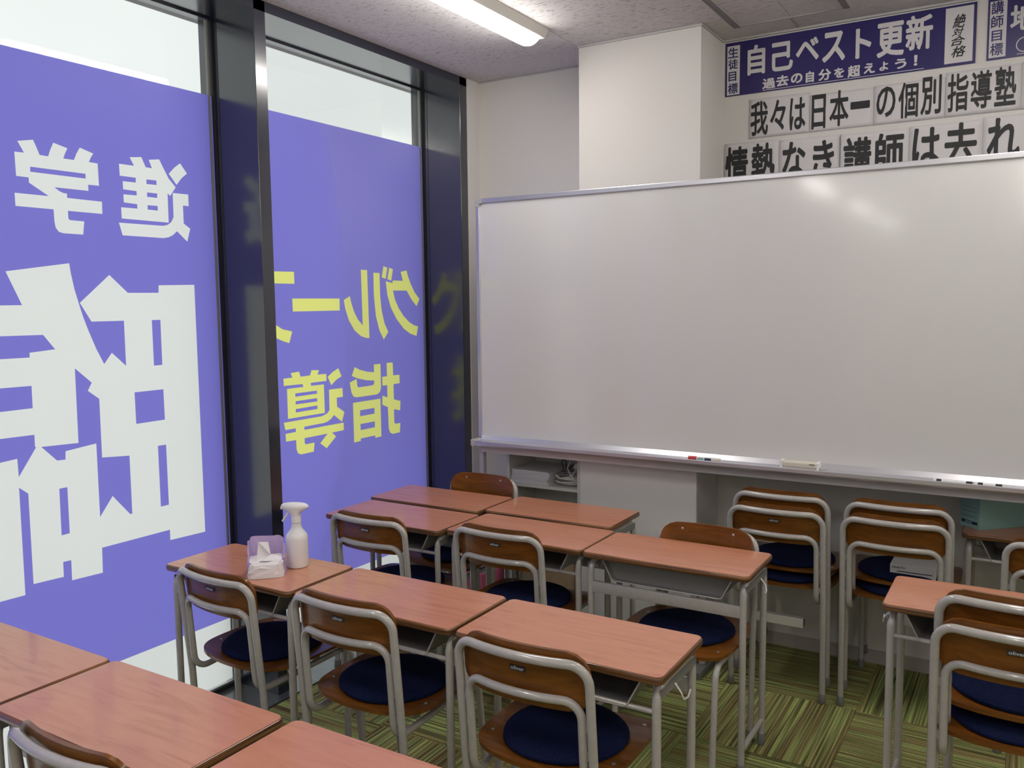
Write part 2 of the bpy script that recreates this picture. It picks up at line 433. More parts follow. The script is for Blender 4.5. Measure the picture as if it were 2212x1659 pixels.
def wall_text(mb, rows, y, off=0.02, sx=0.0):
    """printed characters on a wall facing -y, each fitted in its own box"""
    for (ch, x0, x1, z0, z1) in rows:
        v, f = glyph(ch, off, sx)
        mb.add([(x0 + q[0] * (x1 - x0), y + q[2], z0 + q[1] * (z1 - z0)) for q in v], f)
    return mb
WHITE_GLYPHS = [[(1.5668,2.0934),(1.6175,2.1046),(1.6272,2.0827),(1.6363,2.0591),(1.6647,2.0586),(1.6729,2.0805),(1.6847,2.1054),(1.7326,2.0942),(1.7229,2.0756),(1.7161,2.0588),(1.7534,2.0587),(1.7635,2.0813),(1.7767,2.103),(1.8246,2.0899),(1.8145,2.0746),(1.8069,2.059),(1.839,2.0583),(1.8396,1.9827),(1.7995,1.9821),(1.7993,1.9613),(1.68,1.9605),(1.6945,1.9504),(1.71,1.9444),(1.7218,1.9444),(1.7219,1.9299),(1.8474,1.9292),(1.8466,1.8872),(1.7218,1.8873),(1.7217,1.865),(1.7227,1.8599),(1.7277,1.857),(1.7779,1.8564),(1.7712,1.8116),(1.7018,1.8116),(1.6861,1.8154),(1.6759,1.8283),(1.673,1.8477),(1.6724,1.8879),(1.5479,1.8881),(1.5476,1.9293),(1.6588,1.9297),(1.5959,1.9661),(1.5955,1.9826),(1.556,1.9829),(1.555,2.0584),(1.5856,2.0593)],
 [(1.6031,2.0176),(1.792,2.0177),(1.7917,2.0016),(1.6021,2.0015)],
 [(1.9642,2.0966),(2.0117,2.1037),(2.0275,2.0697),(2.0534,2.0691),(2.0417,2.0979),(2.0858,2.1055),(2.1043,2.0721),(2.1224,2.0406),(2.1522,2.011),(2.126,1.9767),(2.1153,1.9851),(2.114,1.8771),(1.9202,1.8774),(1.92,1.9167),(1.9849,1.9175),(1.985,1.9332),(1.9319,1.9348),(1.9317,1.9629),(1.985,1.9643),(1.9848,1.9796),(1.932,1.9806),(1.9315,2.0088),(1.9839,2.0099),(1.9845,2.0269),(1.9211,2.0268),(1.9206,2.0683),(1.9799,2.0686)],
 [(2.028,2.026),(2.0696,2.0272),(2.0695,2.0105),(2.0275,2.0098)],
 [(2.028,1.9795),(2.07,1.9798),(2.0695,1.9637),(2.0275,1.9636)],
 [(2.0277,1.9338),(2.0698,1.9343),(2.0692,1.9175),(2.0272,1.9179)],
 [(2.1765,2.103),(2.2056,2.0686),(2.1796,2.0473),(2.1564,2.0207),(2.1246,2.0578),(2.1489,2.0828)],
 [(2.1376,1.9887),(2.2071,1.99),(2.2068,1.9459),(2.181,1.946),(2.1806,1.8786),(2.2093,1.8611),(2.1931,1.8109),(2.1488,1.8477),(2.1309,1.8322),(2.1102,1.8224),(2.088,1.8184),(1.9203,1.8183),(1.9085,1.862),(2.0886,1.8634),(2.1087,1.8683),(2.1254,1.8797),(2.1366,1.8993)],
 [(1.5033,1.6804),(1.7153,1.7128),(1.7188,1.6804),(1.7291,1.6239),(1.7442,1.5668),(1.7558,1.5269),(1.7699,1.4865),(1.7948,1.4226),(1.8222,1.3657),(1.8538,1.4036),(1.9068,1.3541),(1.9075,1.5155),(1.7836,1.5151),(1.745,1.58),(1.86,1.6771),(1.9288,1.6148),(2.0556,1.6155),(2.0572,1.6433),(2.2161,1.6473),(2.2155,0.6727),(2.0542,0.6779),(2.0548,0.7181),(1.7756,0.7184),(1.7732,0.6288),(1.6596,0.6335),(1.6606,0.7038),(1.6322,0.7051),(1.6313,0.6538),(1.5282,0.6584),(1.5299,0.961),(1.5016,0.9858),(1.4995,0.6297),(1.4187,0.6316),(1.3023,0.6348),(1.331,1.0674),(1.4474,1.0763),(1.5019,1.0805),(1.503,1.0204),(1.5648,1.1087),(1.5615,1.1105),(1.5619,1.1506),(1.4523,1.1519),(1.3367,1.1534),(1.3531,1.4011),(1.4686,1.404),(1.5622,1.4038),(1.5632,1.4194),(1.649,1.4264),(1.6112,1.4757),(1.4733,1.4762),(1.3582,1.4774),(1.3645,1.5724),(1.4796,1.5731),(1.5487,1.5735)],
 [(1.7137,1.3582),(1.7718,1.3045),(1.7558,1.2775),(1.7964,1.2455),(1.7947,1.0379),(1.9013,1.028),(1.9004,0.8136),(1.8915,0.8146),(1.8266,0.8942),(1.7748,0.8293),(1.7759,1.0909),(1.6636,1.0806),(1.6618,1.052),(1.6325,1.0537),(1.582,1.1074),(1.7111,1.1019)],
 [(2.0213,1.5153),(2.0577,1.5155),(2.0566,1.3474),(2.021,1.3469)],
 [(1.935,1.2553),(2.0559,1.2557),(2.0562,1.1408),(1.9352,1.1397)],
 [(1.4038,1.3112),(1.4627,1.312),(1.5627,1.3115),(1.5619,1.2383),(1.4578,1.2373),(1.399,1.2367)],
 [(2.0206,1.0461),(2.056,1.0458),(2.0556,0.815),(2.0204,0.8149)],
 [(1.6342,0.9574),(1.6624,0.9573),(1.6613,0.7979),(1.6324,0.7972)]]
YELLOW_GLYPHS = [[(3.3499,1.7543),(3.3793,1.7478),(3.365,1.6919),(3.3341,1.6984)],
 [(3.3949,1.7482),(3.4232,1.7412),(3.4081,1.6838),(3.3777,1.6904)],
 [(3.4849,1.7296),(3.5335,1.7382),(3.5442,1.7081),(3.5665,1.6682),(3.5951,1.6279),(3.6376,1.5908),(3.6107,1.5535),(3.5697,1.589),(3.5298,1.6348),(3.4203,1.634),(3.4328,1.591),(3.4625,1.5439),(3.5016,1.5033),(3.5476,1.4711),(3.583,1.4553),(3.621,1.4468),(3.6052,1.3975),(3.5515,1.4118),(3.4993,1.4393),(3.4433,1.4899),(3.4002,1.5481),(3.3747,1.6123),(3.3646,1.6803),(3.4172,1.6715),(3.4199,1.684),(3.5012,1.6844)],
 [(3.1809,1.732),(3.2263,1.7315),(3.2308,1.4011),(3.2052,1.4031),(3.1694,1.4131),(3.1248,1.4421),(3.0868,1.4905),(3.0645,1.5446),(3.0555,1.5864),(3.0981,1.6058),(3.1076,1.5711),(3.1236,1.5338),(3.1497,1.4942),(3.1843,1.4643)],
 [(3.272,1.7196),(3.3186,1.7198),(3.3188,1.6122),(3.3277,1.5347),(3.3472,1.4705),(3.3754,1.4262),(3.3386,1.3897),(3.3076,1.4362),(3.2834,1.5072),(3.2715,1.612)],
 [(2.727,1.5942),(3.0268,1.594),(3.0263,1.5383),(2.7285,1.5373)],
 [(2.7431,1.7109),(2.7431,1.6585),(2.5237,1.6584),(2.5361,1.5978),(2.5643,1.538),(2.6018,1.4952),(2.63,1.4792),(2.6652,1.4614),(2.7202,1.4503),(2.7005,1.3997),(2.6627,1.4106),(2.6298,1.4237),(2.576,1.4566),(2.5278,1.5088),(2.4931,1.5802),(2.4817,1.6534),(2.4807,1.7079)],
 [(3.3561,1.2714),(3.4038,1.2702),(3.4053,1.2047),(3.4557,1.2038),(3.4559,1.1604),(3.4064,1.1591),(3.4064,1.0814),(3.4594,1.0679),(3.4548,1.0196),(3.4051,1.0311),(3.4055,0.9654),(3.4086,0.958),(3.4177,0.9546),(3.4541,0.9545),(3.4483,0.9063),(3.3901,0.9057),(3.3706,0.9149),(3.3601,0.9363),(3.3576,1.0465),(3.315,1.0637),(3.3173,1.1087),(3.3561,1.0966),(3.3563,1.1587),(3.3198,1.1594),(3.3187,1.2035),(3.3563,1.2038)],
 [(3.2579,1.2696),(3.3082,1.2699),(3.3085,1.1514),(3.3012,1.1324),(3.2899,1.1238),(3.2708,1.1193),(3.1241,1.1195),(3.104,1.125),(3.0898,1.1469),(3.0804,1.1949),(3.1292,1.208),(3.1339,1.1738),(3.1378,1.168),(3.1438,1.1661),(3.2432,1.1678),(3.2529,1.1705),(3.2569,1.1772),(3.2575,1.1903),(3.202,1.1959),(3.1405,1.2095),(3.0956,1.2251),(3.1175,1.2662),(3.1575,1.2497),(3.209,1.2373),(3.258,1.2312)],
 [(3.0987,1.0952),(3.3014,1.0956),(3.3017,0.905),(3.2558,0.9042),(3.2536,0.9163),(3.1475,0.9158),(3.1475,0.9039),(3.0998,0.9028)],
 [(3.1485,1.0539),(3.2537,1.0542),(3.2536,1.0258),(3.1473,1.0248)],
 [(3.1478,0.9867),(3.2543,0.9869),(3.2542,0.9573),(3.1486,0.9569)],
 [(2.7027,1.268),(2.7533,1.2712),(2.7608,1.2478),(2.8193,1.249),(2.8302,1.272),(2.8775,1.2687),(2.8666,1.2493),(2.9236,1.2482),(2.9236,1.216),(2.8218,1.2153),(2.8248,1.2015),(2.9057,1.2013),(2.9064,1.0691),(2.6776,1.0685),(2.6776,1.2006),(2.7761,1.2009),(2.7715,1.2141),(2.6596,1.2153),(2.659,1.247),(2.7115,1.2479)],
 [(2.7252,1.1764),(2.8597,1.1766),(2.86,1.1626),(2.7257,1.1614)],
 [(2.7257,1.1415),(2.8595,1.1424),(2.8597,1.127),(2.7259,1.1272)],
 [(2.7253,1.1066),(2.8598,1.1087),(2.8595,1.0924),(2.7255,1.0914)],
 [(3.0041,1.269),(3.0252,1.2295),(2.9874,1.2151),(2.954,1.1929),(2.9323,1.2337),(2.9652,1.2534)],
 [(2.9381,1.1737),(3.0291,1.1735),(3.0298,1.1316),(2.9876,1.1313),(2.9882,1.0893),(3.0379,1.0584),(3.0189,1.0138),(2.966,1.0525),(2.9463,1.0371),(2.9222,1.0267),(2.8987,1.023),(2.7731,1.0216),(2.7737,1.0073),(3.0299,1.0084),(3.0303,0.9725),(2.9496,0.9714),(2.9759,0.95),(2.9112,0.9033),(2.8707,0.9325),(2.9198,0.9705),(2.7729,0.97),(2.7731,0.9467),(2.7795,0.9409),(2.8345,0.9411),(2.8273,0.9005),(2.749,0.8997),(2.7298,0.9081),(2.7221,0.9269),(2.721,0.9687),(2.6612,0.9702),(2.6599,1.0041),(2.7219,1.0052),(2.7213,1.0212),(2.6599,1.0214),(2.6518,1.0544),(2.8863,1.0559),(2.9192,1.0636),(2.9372,1.0782)]]
BIG1 = [('自',-1.1285,-1.0518,2.5452,2.6712),('己',-1.0237,-0.9338,2.545,2.6655),('ベ',-0.9222,-0.8277,2.5702,2.6647),('ス',-0.8143,-0.7226,2.551,2.6726),('ト',-0.6829,-0.6219,2.548,2.6675),('更',-0.601,-0.4986,2.5379,2.6729),('新',-0.494,-0.3957,2.5471,2.6827)]
SMALL1 = [('過',-1.0629,-1.0061,2.4774,2.522),('去',-1.0032,-0.9504,2.48,2.5266),('の',-0.9413,-0.8925,2.4839,2.5253),('自',-0.8793,-0.8456,2.4799,2.5265),('分',-0.8279,-0.7764,2.4799,2.5266),('を',-0.7649,-0.7242,2.4825,2.5229),('超',-0.7111,-0.6613,2.4771,2.5242),('え',-0.6486,-0.6053,2.4832,2.5241),('よ',-0.5888,-0.5556,2.4857,2.5216),('う',-0.5312,-0.4877,2.4845,2.5235),('！',-0.4612,-0.4479,2.4878,2.5293)]
VERT1 = [('生',-1.2151,-1.1698,2.6311,2.6751),('徒',-1.2144,-1.1704,2.5827,2.6249),('目',-1.2125,-1.1776,2.5308,2.5718),('標',-1.2151,-1.1703,2.4768,2.5223)]
BRUSH1 = [('絶',-0.3272,-0.2814,2.6089,2.6603),('対',-0.3284,-0.2876,2.5782,2.6087),('合',-0.3299,-0.2814,2.5419,2.578),('格',-0.3281,-0.2776,2.4984,2.5406)]
VERT2 = [('講',-0.196,-0.1544,2.6369,2.684),('師',-0.1951,-0.154,2.5857,2.6317),('目',-0.1922,-0.157,2.5371,2.5768),('標',-0.1954,-0.1522,2.4839,2.5302)]
BIG2 = [('地',-0.1314,-0.0505,2.5632,2.6595)]
ROW2 = [('我',-1.1119,-1.0351,2.2826,2.4299),('々',-1.0258,-0.9601,2.2956,2.4258),('は',-0.9435,-0.8774,2.2894,2.4242),('日',-0.8522,-0.7949,2.2827,2.4249),('本',-0.7793,-0.7035,2.2854,2.4319),('一',-0.6963,-0.6211,2.3457,2.3764),('の',-0.5962,-0.5242,2.2996,2.4219),('個',-0.5135,-0.4406,2.2867,2.4277),('別',-0.4316,-0.3579,2.2911,2.4416),('指',-0.3364,-0.2637,2.2908,2.4363),('導',-0.255,-0.1836,2.2919,2.4356),('塾',-0.1747,-0.1027,2.2928,2.4401)]
ROW3 = [('情',-1.2229,-1.1198,2.0598,2.2458),('熱',-1.1057,-1.0034,2.0633,2.2495),('な',-0.9709,-0.8735,2.0746,2.2418),('き',-0.8433,-0.7569,2.0736,2.235),('講',-0.7188,-0.6098,2.0502,2.2325),('師',-0.5962,-0.4883,2.0608,2.2368),('は',-0.4565,-0.3555,2.078,2.2418),('去',-0.3404,-0.2277,2.0812,2.2475),('れ',-0.1935,-0.0834,2.0927,2.2497)]

# ------------------------------------------------------------------ room shell
XW, XG, XF = -2.50, -2.79, -2.548      # carpet edge, window film, room face of the window columns
YB, XR, YR, ZC = 3.86, 3.30, -8.6, 2.712   # board wall, right wall, rear wall, ceiling
def struct(name, mb, m, smooth=False):
    return tag(mb.build(name, m, None, smooth), kind='structure')

floor = struct('floor', MB().box(XW, XR, YR, YB, -0.06, -0.012), 'sub')
tile_me = None
k = 0
for i in range(-4, 8):
    for j in range(-11, 1):
        x0 = -0.534 + 0.5 * i; y0 = 3.363 + 0.5 * j
        x1 = min(x0 + 0.5, XR); xa = max(x0, XW); ya = y0; yb = min(y0 + 0.5, YB)
        if x1 - xa < 0.02 or yb <= ya or x0 >= XR: continue
        if tile_me is None:
            o = MB().bbox(-0.2496, 0.2496, -0.2496, 0.2496, -0.012, 0.0, 0.0018, seg=1).build('carpet_tile', 'carpet', floor)
            tile_me = o.data
        else:
            o = bpy.data.objects.new('carpet_tile', tile_me); C.objects.link(o); o.parent = floor
        o.location = ((xa + x1) / 2, (ya + yb) / 2, 0)
        odd = (i + j) % 2 != 0        # stripes turn a quarter from tile to tile
        sx_, sy_ = (x1 - xa) / 0.5, (yb - ya) / 0.5
        if odd: o.rotation_euler.z = PI / 2; o.scale = (sy_, sx_, 1)
        else: o.scale = (sx_, sy_, 1)
o = MB().box(XW, XR, YR, -2.137, -0.012, 0.0).build('carpet_field', 'carpet', floor)

ceiling = struct('ceiling', MB().box(XG - 0.2, XR + 0.1, YR - 0.1, YB + 0.1, ZC + 0.006, ZC + 0.1), 'ceil_gap')
board_me = None
for i in range(-2, 5):
    for j in range(-8, 2):
        x0 = -0.905 + 0.91 * i; y0 = 2.660 + 0.907 * j
        xa, xb, ya, yb = max(x0, -2.50), min(x0 + 0.91, XR), max(y0, YR), min(y0 + 0.907, YB)
        if i == -2: xa = -2.548
        if xb - xa < 0.03 or yb - ya < 0.03: continue
        if board_me is None:
            o = MB().box(-0.454, 0.454, -0.4525, 0.4525, 0, 0.006).build('ceiling_board', 'ceil', ceiling); board_me = o.data
        else:
            o = bpy.data.objects.new('ceiling_board', board_me); C.objects.link(o); o.parent = ceiling
        o.location = ((xa + xb) / 2, (ya + yb) / 2, ZC); o.scale = ((xb - xa) / 0.91, (yb - ya) / 0.907, 1)
MB().box(-2.548, XR, YR, YR + 0.4, ZC, ZC + 0.006).build('ceiling_field', 'ceil', ceiling)

wf = struct('wall_front', MB().box(-2.9, XR + 0.1, YB, YB + 0.12, -0.06, ZC + 0.05), 'wall')
struct('wall_return', MB().box(-2.9, XF + 0.004, 3.752, YB, -0.06, ZC), 'wall')
struct('wall_pillar', MB().box(-1.810, -1.2405, 3.570, YB, -0.01, ZC), 'wall')
MB().bbox(-1.809, -1.2415, 3.5625, 3.5705, 0.062, 0.98, 0.001, seg=1).build('brightening_panel', 'lift_white', bpy.data.objects['wall_pillar'])  # added panel lifts the dim lower pillar front; the brightness is in its colour
struct('wall_right', MB().box(XR, XR + 0.1, YR, YB, -0.06, ZC + 0.05), 'wall')
struct('wall_rear', MB().box(-2.9, XR + 0.1, YR - 0.1, YR, -0.06, ZC + 0.05), 'wall')
struct('baseboard_front', MB().bbox(-1.2405, XR, YB - 0.008, YB, 0, 0.06, 0.002), 'baseb')
struct('baseboard_pillar', MB().bbox(-1.818, -1.2325, 3.562, 3.570, 0, 0.06, 0.002).bbox(-1.2405, -1.2325, 3.570, YB - 0.008, 0, 0.06, 0.002), 'baseb')
struct('baseboard_recess', MB().bbox(-2.544, -1.818, YB - 0.008, YB, 0, 0.06, 0.002), 'baseb')
struct('trim_1', MB().box(-1.2405, XR, YB - 0.012, YB, ZC - 0.010, ZC - 0.001), 'trim')
struct('trim_2', MB().box(-1.815, -1.2355, 3.562, 3.570, ZC - 0.010, ZC - 0.001).box(-1.2405, -1.2325, 3.570, YB - 0.012, ZC - 0.010, ZC - 0.001), 'trim')
struct('trim_3', MB().box(-2.544, -1.818, YB - 0.006, YB, ZC - 0.006, ZC - 0.001), 'trim')

# window wall: dark steel columns every 1.347 m, glass at x = -2.80, film on its room side
cols = [3.69 - 1.347 * i for i in range(0, 9)]
def win_col(y0, y1):
    b = MB().bbox(-2.86, XF, y0, y1, -0.05, ZC, 0.0015, seg=1)
    return b
for i, y0 in enumerate(cols):
    y1 = y0 + (0.058 if i else 0.062)
    c = struct('trim_%d' % (4 + i), win_col(y0, y1), 'navy')
    MB().box(-2.757, -2.754, y0 - 0.0008, y0 + 0.0005, 0, 2.668).build('panel_joint', 'gasket', c)
    MB().box(-2.797, -2.780, y0 - 0.006, y0 + 0.0005, 0.03, 2.668).build('gasket', 'gasket', c)
    MB().box(-2.797, -2.785, y0 - 0.024, y0 - 0.016, 0.03, 2.668).build('glazing_bead', 'tray', c)
ylast = cols[-1]
struct('wall_left', MB().box(-2.9, XF, YR, ylast, -0.06, ZC), 'wall')
struct('trim_14', MB().box(-2.812, XF, ylast, 3.752, 2.672, ZC).box(-2.812, -2.775, ylast, 3.752, 2.664, 2.672), 'navy')
struct('trim_15', MB().box(-2.795, XW, ylast, 3.752, -0.05, 0.002), 'sill')
struct('trim_16', MB().box(XW - 0.002, XW + 0.004, ylast, 3.86, -0.05, 0.0035), 'gasket')
struct('trim_17', MB().box(-2.548, XW - 0.002, 3.752, 3.86, -0.05, 0.002), 'sill')
def flat_x(contours, x):
    v, f = curve_mesh(contours)
    return MB().add([(x, q[0], q[1]) for q in v], f)
def shrink(c): return c
for i in range(0, 8):
    y1 = cols[i]; y0 = cols[i + 1] + 0.058
    wdw = struct('window_%d' % (i + 1), MB().box(-2.806, -2.800, y0, y1, 0.0, 2.664), 'glass')
    rect = [(y0, 0.287), (y1, 0.287), (y1, 2.382), (y0, 2.382)]
    if i == 1:
        G = [c for c in WHITE_GLYPHS]
        flat_x([rect] + G, XG).build('purple_film', 'film_p', wdw)
        flat_x(G, XG).build('white_lettering', 'film_w', wdw)
    elif i == 0:
        flat_x([rect] + YELLOW_GLYPHS, XG).build('purple_film', 'film_p', wdw)
        flat_x(YELLOW_GLYPHS, XG).build('yellow_lettering', 'film_y', wdw)
    else:
        flat_x([rect], XG).build('purple_film', 'film_p', wdw)
    flat_x([[(y0, 0.03), (y1, 0.03), (y1, 0.287), (y0, 0.287)]], XG).build('white_film_band', 'film_w', wdw)
    MB().bbox(-2.795, -2.775, y0, y1, 0.002, 0.028, 0.002).build('bottom_frame', 'alu', wdw)
    MB().box(-2.7755, -2.772, y0, y1, 0.002, 0.020).build('bottom_gasket', 'gasket', wdw)

# ------------------------------------------------------------------ ceiling lights and slots
def lamp():
    t = empty('ceiling_light')
    b = MB()
    hw = 0.066
    prof = [(-hw, 0.0), (-hw, -0.006), (-0.048, -0.036), (0.048, -0.036), (hw, -0.006), (hw, 0.0)]
    n = len(prof)
    v = [(x, y, z) for y in (-0.625, 0.625) for x, z in prof]
    f = [tuple(range(n)), tuple(range(2 * n - 1, n - 1, -1))] + [(k, (k + 1) % n, n + (k + 1) % n, n + k) for k in range(n)]
    b.add(v, f); b.build('housing', 'fix', t)
    l = MB()
    secs = [(-0.600, 0.3), (-0.594, 0.62), (-0.582, 0.85), (-0.562, 0.97), (-0.54, 1.0), (0.54, 1.0), (0.562, 0.97), (0.582, 0.85), (0.594, 0.62), (0.600, 0.3)]
    ns = 13
    v = []
    for y, s_ in secs:
        for k in range(ns):
            a = PI * k / (ns - 1)
            v.append((-0.045 * math.cos(a) * (0.75 + 0.25 * s_), y, -0.036 - 0.040 * s_ * math.sin(a)))
    f = []
    for i in range(len(secs) - 1):
        for k in range(ns - 1):
            f.append((i * ns + k, i * ns + k + 1, (i + 1) * ns + k + 1, (i + 1) * ns + k))
    f.append(tuple(range(ns))); f.append(tuple((len(secs) - 1) * ns + k for k in range(ns)))
    l.add(v, f); l.build('diffuser', 'lens', t, smooth=True)
    return t
L0 = lamp()
tag(L0, 'lit white tube light on the ceiling above the window-side desks', 'ceiling light', 'tube lights on the ceiling')
L0.location = (-1.872, 2.655, ZC)
for x in (-1.872, -0.05, 1.77):
    for y in (2.655, 0.35, -1.95, -4.25, -6.55):
        if x == -1.872 and y == 2.655: continue
        dup(L0, (x, y, ZC), 0, 'tube light outside the photo, %s in the %s row' % ({2.655: 'nearest the poster wall', 0.35: 'second from the front', -1.95: 'third from the front', -4.25: 'fourth from the front', -6.55: 'at the rear wall'}[y], {-1.872: 'window-side', -0.05: 'middle', 1.77: 'right-hand'}[x]))
for x0, x1, lab in ((-1.141, -1.113, 'dark grey ceiling slot nearer the white pillar'), (-0.703, -0.678, 'dark grey ceiling slot farther from the white pillar, above the purple poster')):
    t = empty('ceiling_vent', lab, 'vent', ((x0 + x1) / 2, 3.05, ZC), 0, 'slots in the ceiling')
    h = (x1 - x0) / 2
    MB().box(-h, h, -0.65, 0.65, -0.004, 0.0).build('slot_face', 'slot', t)
    MB().box(-h - 0.003, -h, -0.65, 0.653, -0.006, 0.0).box(h, h + 0.003, -0.65, 0.653, -0.006, 0.0).box(-h, h, 0.65, 0.653, -0.006, 0).build('slot_rim', 'cap', t)
t = MB().box(-1.113, -0.703, 3.692, 3.700, ZC - 0.003, ZC).build('ceiling_strip', 'cap')
tag(t, 'thin grey ceiling strip joining the ends of the two dark slots', 'trim strip')
t = MB().box(-0.914, -0.911, 3.700, 3.848, ZC - 0.0015, ZC).build('ceiling_joint_strip', 'slot')
tag(t, 'short thin ceiling joint line between the slots and the poster wall', 'trim strip')

# ------------------------------------------------------------------ posters and paper sheets on the front wall
def poster(name, x0, x1, z0, z1, lab, m='poster'):
    return tag(MB().box(x0, x1, YB - 0.0035, YB - 0.0008, z0, z1).build(name, m), lab, 'poster')
p1 = poster('poster', -1.2274, -0.2440, 2.4668, 2.6963, 'long indigo poster with big white lettering, beside the pillar')
MB().box(-1.2192, -1.1628, YB - 0.0040, YB - 0.0035, 2.4718, 2.6822).build('side_panel', 'paper', p1)
MB().box(-0.3520, -0.2545, YB - 0.0040, YB - 0.0035, 2.4772, 2.6875).build('side_panel', 'paper', p1)
wall_text(MB(), BIG1, YB - 0.0042, 0.030).build('large_lettering', 'paper', p1)
b = wall_text(MB(), SMALL1, YB - 0.0042, 0.036)
b.box(-1.0605, -0.4244, YB - 0.0042, YB - 0.0036, 2.4722, 2.4745).build('small_lettering', 'paper', p1)
wall_text(MB(), VERT1, YB - 0.0044, 0.018).build('side_lettering', 'poster', p1)
wall_text(MB(), BRUSH1, YB - 0.0044, 0.018, 0.3).build('brush_lettering', 'ink', p1)
p2 = poster('poster', -0.2066, 0.62, 2.4690, 2.6963, 'indigo poster cut off by the right edge of the photo')
MB().box(-0.1997, -0.1432, YB - 0.0040, YB - 0.0035, 2.4768, 2.6850).build('side_panel', 'paper', p2)
wall_text(MB(), VERT2, YB - 0.0044, 0.016).build('side_lettering', 'poster', p2)
wall_text(MB(), BIG2, YB - 0.0042, 0.030).build('large_lettering', 'paper', p2)
ring = MB()
rp = [(-0.082 + 0.026 * math.cos(2 * PI * k / 28), YB - 0.0042, 2.511 + 0.026 * math.sin(2 * PI * k / 28)) for k in range(28)]
ring.tube(rp, 0.0022, 6, closed=True).box(-0.1068, 0.3, YB - 0.0042, YB - 0.0036, 2.4770, 2.4792)
ring.build('ring_mark', 'paper', p2)
def sheet(x0, x1, z0, z1, rows, lab, grp, curl=0.0, seed=0, bold=0.020):
    rr = random.Random(seed)
    n = 10
    v = []; f = []
    def yy(u, w_):   # the sheet bulges off the wall a little between its taped corners
        return YB - 0.0025 - 0.0020 * math.sin(PI * u) * math.sin(PI * w_) - curl * (1 - u) ** 8
    for a in range(n + 1):
        for c in range(n + 1):
            u, w_ = a / n, c / n
            v.append((x0 + u * (x1 - x0), yy(u, w_), z0 + w_ * (z1 - z0)))
    for a in range(n):
        for c in range(n):
            f.append((a * (n + 1) + c, (a + 1) * (n + 1) + c, (a + 1) * (n + 1) + c + 1, a * (n + 1) + c + 1))
    s_ = MB().add(v, f).build('paper_sheet', 'paper', None, True)
    mo = s_.modifiers.new('thickness', 'SOLIDIFY'); mo.thickness = 0.0004
    tag(s_, lab, 'paper', grp)
    b = MB()
    for (ch, a0, a1, b0, b1) in rows:
        gv, gf = glyph(ch, bold)
        b.add([((a0 + q[0] * (a1 - a0)), yy(min(1, max(0, (a0 + q[0] * (a1 - a0) - x0) / (x1 - x0))), min(1, max(0, (b0 + q[1] * (b1 - b0) - z0) / (z1 - z0)))) - 0.0014 + q[2], b0 + q[1] * (b1 - b0)) for q in gv], gf)
    if rows: b.build('lettering', 'ink', s_)
    return s_
xs = [-1.1192, -0.8610, -0.6064, -0.3440, -0.0860]
lab2 = ['first', 'second', 'third', 'fourth']
for q in range(4):
    rows = ROW2[q * 3:q * 3 + 3]
    sheet(xs[q], xs[q + 1] - 0.001, 2.2735, (2.4405, 2.4262, 2.4290, 2.4440)[q], rows,
          'white sheet of three black characters, %s from left in upper row' % lab2[q], 'paper sheets under the posters', seed=q)
sheet(-0.085, 0.172, 2.2725, 2.447, [('で', -0.079, -0.006, 2.292, 2.44)], 'white sheet at the right photo edge in the upper paper row', 'paper sheets under the posters', seed=9)
xs = [-1.2285, -0.9860, -0.7298, -0.4698, -0.2086, 0.05]
grp = [ROW3[0:2], ROW3[2:4], ROW3[4:6], ROW3[6:8], ROW3[8:9]]
for q in range(5):
    sheet(xs[q], xs[q + 1] - 0.001, 2.035, (2.2600, 2.2520, 2.2485, 2.2520, 2.2575)[q], grp[q],
          'white sheet of huge black characters, %s from left in lower row' % ['first', 'second', 'third', 'fourth', 'fifth'][q],
          'paper sheets in the lower row', curl=(0, 0, 0.010, 0, 0)[q], seed=20 + q, bold=0.027)

# ------------------------------------------------------------------ whiteboard on its stand
wb = empty('whiteboard', 'wide white magnetic board with silver frame and pen tray in front of the pillar', 'whiteboard', (0, 0, 0))
WX0, WX1, WY, WZ0, WZ1 = -2.301, 1.30, 3.45, 0.905, 2.058
MB().box(WX0 + 0.012, WX1 - 0.012, WY + 0.006, WY + 0.020, WZ0 + 0.005, WZ1 - 0.012).build('board_surface', 'board', wb)
MB().bbox(WX0 + 0.032, WX1 - 0.032, WY - 0.002, WY + 0.026, WZ1 - 0.022, WZ1, 0.003).build('top_rail', 'boardal', wb)
MB().bbox(WX0, WX0 + 0.020, WY - 0.002, WY + 0.026, WZ0 + 0.012, WZ1 - 0.034, 0.003).build('side_rail', 'boardal', wb)
MB().bbox(WX1 - 0.020, WX1, WY - 0.002, WY + 0.026, WZ0 + 0.012, WZ1 - 0.034, 0.003).build('side_rail', 'boardal', wb)
for sx, xx in ((1, WX0), (-1, WX1)):
    ol = [(0, -0.038), (0, -0.016), (0.003, -0.006), (0.012, 0.001), (0.036, 0.001), (0.036, -0.024), (0.022, -0.024), (0.022, -0.038)]
    v = []
    tr = Matrix(((sx, 0, 0, xx), (0, 0, 1, 0), (0, 1, 0, WZ1), (0, 0, 0, 1)))
    MB().prism([(a, c) for a, c in ol], WY - 0.004, WY + 0.028, tr).build('corner_cap', 'cap', wb)
tr_prof = [(0.012, 0.024), (0.005, 0.022), (-0.012, 0.004), (-0.052, -0.002), (-0.060, 0.004), (-0.066, 0.002), (-0.066, -0.012), (-0.060, -0.020), (0.012, -0.016)]
v = [(x, WY + y, WZ0 + z) for x in (WX0 + 0.018, WX1 - 0.018) for y, z in tr_prof]
n = len(tr_prof)
f = [tuple(range(n)), tuple(range(2 * n - 1, n - 1, -1))] + [(k, (k + 1) % n, n + (k + 1) % n, n + k) for k in range(n)]
obj('pen_tray', v, f, 'boardal', wb)
